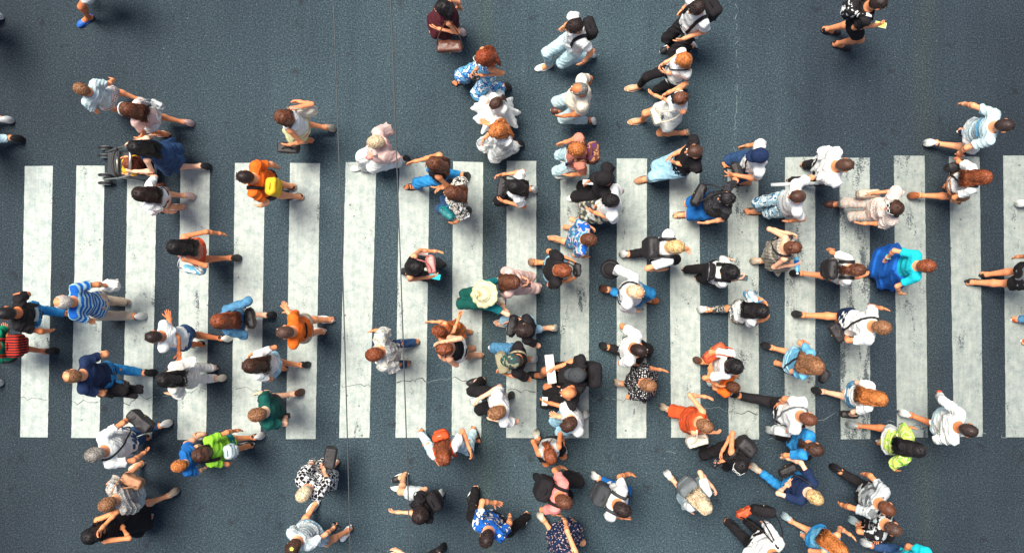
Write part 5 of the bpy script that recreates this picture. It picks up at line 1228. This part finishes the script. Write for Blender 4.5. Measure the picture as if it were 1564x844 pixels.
# ---- centre
p = P('man in black jersey and dark grey cap holding a large white paper', (882, 572), 180, 1.80, [(819, 573), (880, 590)], [(841, 564, 1.05)], ('crop', 'dark'), 'mid', (TEE, 'black'), ('shorts', 'black'), ('sneaker', 'black', 'black'), fat=1.15, pitch=20)
cap(p, 'darkgrey'); backpack(p, 'large black backpack on the man in dark grey cap', 'black', (.18, .34, .42))
give(p, 838, 567, 'map_sheet', 'large white folded paper held by the man in dark grey cap', 'paper sheet', paper_build(.11, .36, col='offwhite'), yaw=.12)
p = P('bald man in black shirt reading a white note, jeans below', (868, 600), 182, 1.78, [(840, 615), (880, 610)], [(832, 613, 1.05)], ('bald', 'brown'), 'tan', (POLO, 'black'), ('pants', 'black'), ('shoe', 'black', 'black'), fat=1.12, pitch=20)
give(p, 830, 606, 'paper_note', 'small white note held by the bald man in black shirt', 'paper note', paper_build(.07, .10, col='offwhite'))
p = P('brown haired man in white t-shirt just below the bald man', (868, 648), 150, 1.78, [(860, 640), (895, 630)], [(847, 633), (875, 615)], ('short', 'brown'), 'light', (TEE, 'white'), ('jeans', 'lightdenim'), ('sneaker', 'white'), fat=1.1, pitch=20)
p = P('woman in pale grey tank top with auburn ponytail and white flat shoes', (841, 697), 70, 1.64, [(819, 660), (858, 682)], [(860, 672), (826, 676)], ('pony', 'auburn'), 'tan', (TANK, 'palegrey'), ('shorts', 'black'), ('flat', 'white', 'cream'))
p = P('man in salmon pink t-shirt with black backpack straps, brown hair', (862, 766), 20, 1.76, [], [(858, 712), (850, 785, .9)], ('short', 'chestnut'), 'mid', (TEE, 'pink'), ('pants', 'black'), ('shoe', 'black', 'black'))
backpack(p, 'bulky round black backpack on the man in salmon pink t-shirt', 'black', (.20, .32, .40))
p = P('woman in navy dotted dress at the bottom edge with elbow bent', (872, 866), 50, 1.66, [(825, 784), (879, 802)], [(863, 792, 1.0)], ('bob', 'dark'), 'mid', (STR, 'dots:navy,palepink:26'), ('dress', 'dots:navy,palepink:26', .5, .26), ('sandal', 'cream', 'cream'))
p = P('man in white t-shirt with dark backpack and blue jeans on bare lower asphalt', (951, 778), 25, 1.80, [(906, 724), (940, 748)], [(963, 722), (955, 790, .9)], ('short', 'dark'), 'mid', (TEE, 'white'), ('jeans', 'blue'), ('sneaker', 'white'), fat=1.15)
backpack(p, 'dark grey backpack on the man standing on bare lower asphalt', 'darkgrey', (.17, .30, .42))
p = P('man in blue shirt with big white leaf print striding in black trousers', (743, 823), 115, 1.80, [(722, 755), (800, 795)], [(761, 768, 1.0)], ('short', 'dark'), 'mid', (TEE, 'blot:royal,royal,navy,white:16'), ('pants', 'black'), ('sneaker', 'black'))
p = P('woman with auburn hair and orange backpack in pale jeans looking at her phone', (678, 699), 72, 1.66, [(726, 664), (646, 668)], [(720, 693, 1.1)], ('long', 'auburn'), 'mid', (TEE, 'white'), ('jeans', 'paledenim'), ('sandal', 'black'))
backpack(p, 'orange backpack with a round white patch on woman in pale jeans', 'redorange', (.12, .23, .25), drop=.12)
give(p, 722, 692, 'phone', 'black phone held out by the woman with the orange backpack', 'phone', phone_build('black', 'black'), group=PH)
p = P('man in white t-shirt and black trousers looking at a phone, fair brown hair', (758, 630), 165, 1.80, [(727, 583), (781, 602)], [(727, 611, 1.1), (752, 640, 1.0)], ('short', 'lightbrown'), 'light', (TEE, 'white'), ('pants', 'black'), ('shoe', 'black', 'black'), fat=1.1, pitch=22)
give(p, 722, 614, 'phone', 'grey phone held by the fair brown haired man in white', 'phone', phone_build('black', 'palegrey'), group=PH)
p = P('girl with dark bob in black t-shirt and white shorts with black backpack', (640, 788), 150, 1.64, [(611, 729), (674, 751)], [(600, 781), (640, 750)], ('bob', 'dark'), 'light', (TEE, 'black'), ('shorts', 'palegrey'), ('sneaker', 'black'))
backpack(p, 'black backpack on girl with dark bob and white shorts', 'black', (.15, .26, .34))
p = P('person cut off by the bottom edge, one bare arm and dark sleeve showing', (640, 908), 150, 1.68, [], [(603, 838)], ('bob', 'dark'), 'light', (TEE, 'black'), ('pants', 'black'), ('shoe', 'black', 'black'))
p = P('older blonde woman in black and white checked dress with black handbag', (463, 755), 130, 1.64, [(508, 712), (490, 722)], [(493, 713)], ('short', 'paleblond'), 'light', (BL, 'check:white,softblack:22'), ('dress', 'check:white,softblack:22', .45, .25), ('shoe', 'white'), female=True, fat=1.1)
hb(p, 496, 708, 'large black handbag held by older blonde woman in checked dress', 'black', size=(.28, .14, .17), px=(504, 698), z=.75, hl=.05, flap=True, yaw=30)
p = P('woman in white floral playsuit with yellow hair clip and white trainers', (447, 836), 128, 1.68, [(478, 774), (528, 814)], [(513, 803), (447, 822)], ('short', 'brown'), 'mid', (TEE, 'floral:white,palegrey,lightcyan:24'), ('shorts', 'floral:white,palegrey,skyblue:24'), ('sneaker', 'white', 'white'), female=True)
hairclip(p, 'neon'); give(p, 514, 805, 'camera', 'black camera in the hand of woman in floral playsuit', 'camera', camera_build)
# ---- centre left on the stripes
p = P('red haired man in loose pale leaf patterned shirt and grey jeans', (571, 541), 172, 1.76, [(626, 523), (612, 556)], [(571, 504)], ('short', 'auburn'), 'mid', (BL, 'camo:palegrey,cream,khaki,white:22'), ('jeans', 'darkdenim'), ('shoe', 'tan', 'brown'), fat=1.15)
p = P('small girl in orange printed dress with arms out', (670, 505), 195, 1.30, [(712, 505), (690, 512)], [(655, 491), (703, 479)], ('short', 'auburn'), 'mid', (TANK, 'floral:tan,rust,orange:24'), ('dress', 'floral:tan,rust,orange:24', .5, .18), ('sandal', 'cream', 'cream'), female=True)
p = P('woman in strapless black and white top with red-brown hair, hand on head', (678, 533), 182, 1.66, [(725, 542), (713, 531)], [(668, 523, 1.45), (672, 545, 1.3)], ('bun', 'auburn'), 'light', (STR, 'black'), ('shorts', 'white'), ('sandal', 'cream', 'cream'))
p = P('person under a wide pleated pale yellow sun hat in dark teal clothes', (739, 449), 182, 1.66, [(712, 459), (745, 462)], [(766, 463, 1.0)], ('bob', 'blond'), 'light', (TEE, 'teal'), ('pants', 'darkgreen'), ('shoe', 'brown', 'brown'), pitch=30)
sunhat(p, 'paleyellow')
give(p, 765, 463, 'notebook', 'small cream notebook held by the person under the sun hat', 'notebook', paper_build(.09, .13, col='cream'))
p = P('long brown haired woman in pale pink top holding a phone in both hands', (783, 431), 0, 1.64, [(814, 436), (795, 428)], [(804, 426, 1.1), (803, 435, 1.1)], ('long', 'chestnut'), 'light', (TEE, 'palepink'), ('jeans', 'palepink'), ('sneaker', 'palepink', 'white'), pitch=30)
give(p, 806, 431, 'phone', 'rose phone held by long brown haired woman in pale pink', 'phone', phone_build('pink', 'black'), group=PH)
p = P('dark brown haired woman in black t-shirt and pale jeans with white shoe forward', (799, 504), 182, 1.66, [(768, 494), (848, 500)], [(775, 492), (818, 529)], ('short', 'dark'), 'light', (TEE, 'black'), ('cropped', 'lightdenim'), ('sandal', 'cream', 'cream'), female=True, pitch=30)
hipbag(p, 'black bag carried in front by the dark brown haired woman in black', 'black', (783, 497), 1.0, (.26, .10, .20))
p = P('man in camouflage cap and black t-shirt with olive pack on his chest', (784, 551), 182, 1.78, [(760, 532), (817, 547)], [(764, 562, 1.0), (772, 571, 1.0)], ('crop', 'brown'), 'mid', (TEE, 'black'), ('jeans', 'denim'), ('sneaker', 'white', 'white'), pitch=25)
cap(p, 'camo:khaki,darkgreen,darkgrey:18'); hipbag(p, 'olive camouflage chest bag of man in camouflage cap', 'khaki', (772, 552), 1.15, (.26, .12, .20), leath=False, cross=True)
# ---- left half of the crossing
p = P('woman in pink tank top and orange shorts with wavy black hair, arm stretched back', (266, 377), 180, 1.68, [(364, 394), (290, 390)], [(341, 357), (290, 399, 1.0)], ('long', 'black'), 'tan', (TANK, 'coral'), ('shorts', 'redorange'), ('sandal', 'black'))
hipbag(p, 'white bag with bright blue print beside woman in orange shorts', 'blot:white,white,skyblue,skyblue:9', (296, 412), .8, (.26, .08, .22), leath=False, strapcol='white', flap=False)
p = P('old man with white hair in blue plaid shirt and beige trousers', (94, 461), 182, 1.76, [(219, 482), (182, 461)], [(165, 436), (140, 490)], ('balding', 'white'), 'mid', (TEE, 'plaid:royal,skyblue,lightcyan'), ('pants', 'beige'), ('shoe', 'darkgrey', 'white'), fat=1.12)
give(p, 165, 436, 'plastic_bag', 'white plastic bag swinging from the hand of the old man in plaid', 'plastic bag', plasticbag_build((.20, .13, .26)), off=(-.16, 0, .12), ry=-.7)
p = P('balding man in navy t-shirt and bright blue jeans carrying a black jacket', (108, 574), 185, 1.80, [(234, 568), (180, 585)], [(163, 537), (160, 595)], ('balding', 'lightbrown'), 'mid', (TEE, 'navy'), ('jeans', 'brightdenim'), ('shoe', 'black', 'black'), fat=1.12)
e = to_world_obj(p, 'jacket', 'folded black jacket hanging from hand of the balding man in navy', 'jacket'); i = hand_at(p, 160, 595)
v, f = Field([Cap(p.HD[i] + V(.03, 0, 0), p.HD[i] + V(-.24, -.02, -.05), .06, .05, (0, 1, 0), 1.4), Cap(p.HD[i] + V(-.05, 0, -.02), p.HD[i] + V(-.36, 0, -.30), .05, .03, (0, 1, 0), 1.8)], .05, 0, wrinkle=.022, wf=44, seed=5).surface(.011)
link('jacket_cloth', mesh('jacket_cloth', v, f, mat('black')), e)
v, f = Field([Cap(p.HD[i] + V(-.10, .05, -.02), p.HD[i] + V(-.34, .07, -.18), .035, .025)], .03, 0, wrinkle=.01).surface(.011); link('sleeve', mesh('sleeve', v, f, mat('black')), e)
p = P('boy in white t-shirt and navy shorts with black and white trainers', (233, 514), 182, 1.62, [(350, 516), (300, 525)], [(257, 480), (274, 547)], ('crop', 'dark'), 'tan', (TEE, 'white'), ('longshorts', 'darkdenim'), ('sneaker', 'black'))
p = P('woman in denim jacket with long straight auburn hair and black sandals', (333, 490), 178, 1.66, [(417, 480), (370, 495)], [(373, 511), (376, 462, 1.0)], ('long', 'auburn'), 'light', (LONG, 'denim'), ('skirt', 'denim', .62, .21), ('sandal', 'black'))
hipbag(p, 'black bag hanging behind the woman in denim jacket', 'black', (380, 486), .95, (.24, .09, .18))
p = P('woman with long black hair in thin white top and white trousers', (250, 579), 182, 1.64, [(341, 576), (318, 561)], [(259, 566, 1.1), (260, 601)], ('long', 'black'), 'light', (BL, 'offwhite'), ('pants', 'white'), ('flat', 'palepink', 'cream'))
p = P('man in orange t-shirt with dark back print and shaved brown hair', (434, 507), 180, 1.78, [(496, 488), (483, 506)], [(436, 468)], ('crop', 'shaved'), 'mid', (TEE, 'orange'), ('shorts', 'beige'), ('sneaker', 'palepink', 'white'), fat=1.05)
badge(p, 'print', 'black', -1, .22, .095, .018)
p = P('woman in white t-shirt and light denim shorts with brown hair and black flats', (381, 558), 181, 1.62, [(470, 556), (425, 562)], [(383, 541, 1.1), (408, 577)], ('long', 'brown'), 'mid', (TEE, 'white'), ('shorts', 'lightdenim'), ('flat', 'black', 'black'))
p = P('man in dark green t-shirt and dark grey shorts carrying a phone low', (392, 633), 172, 1.74, [(460, 598), (425, 640)], [(394, 600), (435, 635)], ('short', 'lightbrown'), 'light', (TEE, 'darkgreen'), ('longshorts', 'darkgrey'), ('flipflop', 'brown', 'brown'), fat=1.1)
give(p, 440, 628, 'phone', 'black phone held low by the man in dark green', 'phone', phone_build('black', 'black'), group=PH)
p = P('woman in lime green t-shirt and teal shorts with brown hair', (305, 694), 172, 1.64, [(400, 664), (374, 681)], [(366, 656), (350, 708)], ('bob', 'brown'), 'mid', (TEE, 'lime'), ('shorts', 'teal'), ('sneaker', 'black'), fat=1.1)
backpack(p, 'small pale blue backpack on the woman in lime green', 'blot:lightcyan,lightcyan,palegrey:14', (.13, .20, .22), drop=.12, both=False, side=.05, pocket=True, strapcol='black')
P('fair haired child in bright blue t-shirt beside the woman in lime green', (273, 711), 170, 1.32, [(304, 664), (300, 700)], [(306, 680)], ('short', 'ginger'), 'light', (TEE, 'blue'), ('shorts', 'blue'), ('sandal', 'brown'))
p = P('grey haired man in white polo shirt with black strap and navy jeans', (143, 694), 165, 1.78, [(258, 645), (215, 670)], [(206, 633), (224, 688)], ('short', 'grey'), 'mid', (POLO, 'white'), ('jeans', 'darkdenim'), ('sneaker', 'black'), fat=1.25)
hipbag(p, 'large black bag behind the grey haired man in white polo', 'black', (215, 643), 1.0, (.34, .14, .26), cross=True)
p = P('blonde woman in pale grey lace top with tan bag, bare orange-tanned legs', (163, 770), 150, 1.64, [(269, 749), (208, 712)], [(205, 780), (170, 733)], ('short', 'lightbrown'), 'mid', (BL, 'floral:palegrey,grey,beige:50'), ('shorts', 'palegrey'), ('flat', 'beige', 'beige'), female=True, fat=1.1)
hipbag(p, 'tan leather shoulder bag of the blonde woman in pale grey lace', 'tan', (201, 738), 1.05, (.26, .12, .20))
p = P('woman in long black dress with silver shoes raising a hand to her black hair', (137, 818), 160, 1.68, [(223, 770), (220, 792)], [(150, 812, 1.6), (184, 800, 1.0)], ('bob', 'black'), 'mid', (TANK, 'black'), ('dress', 'black', .35, .28), ('flat', 'palegrey', 'palegrey'), fat=1.05)
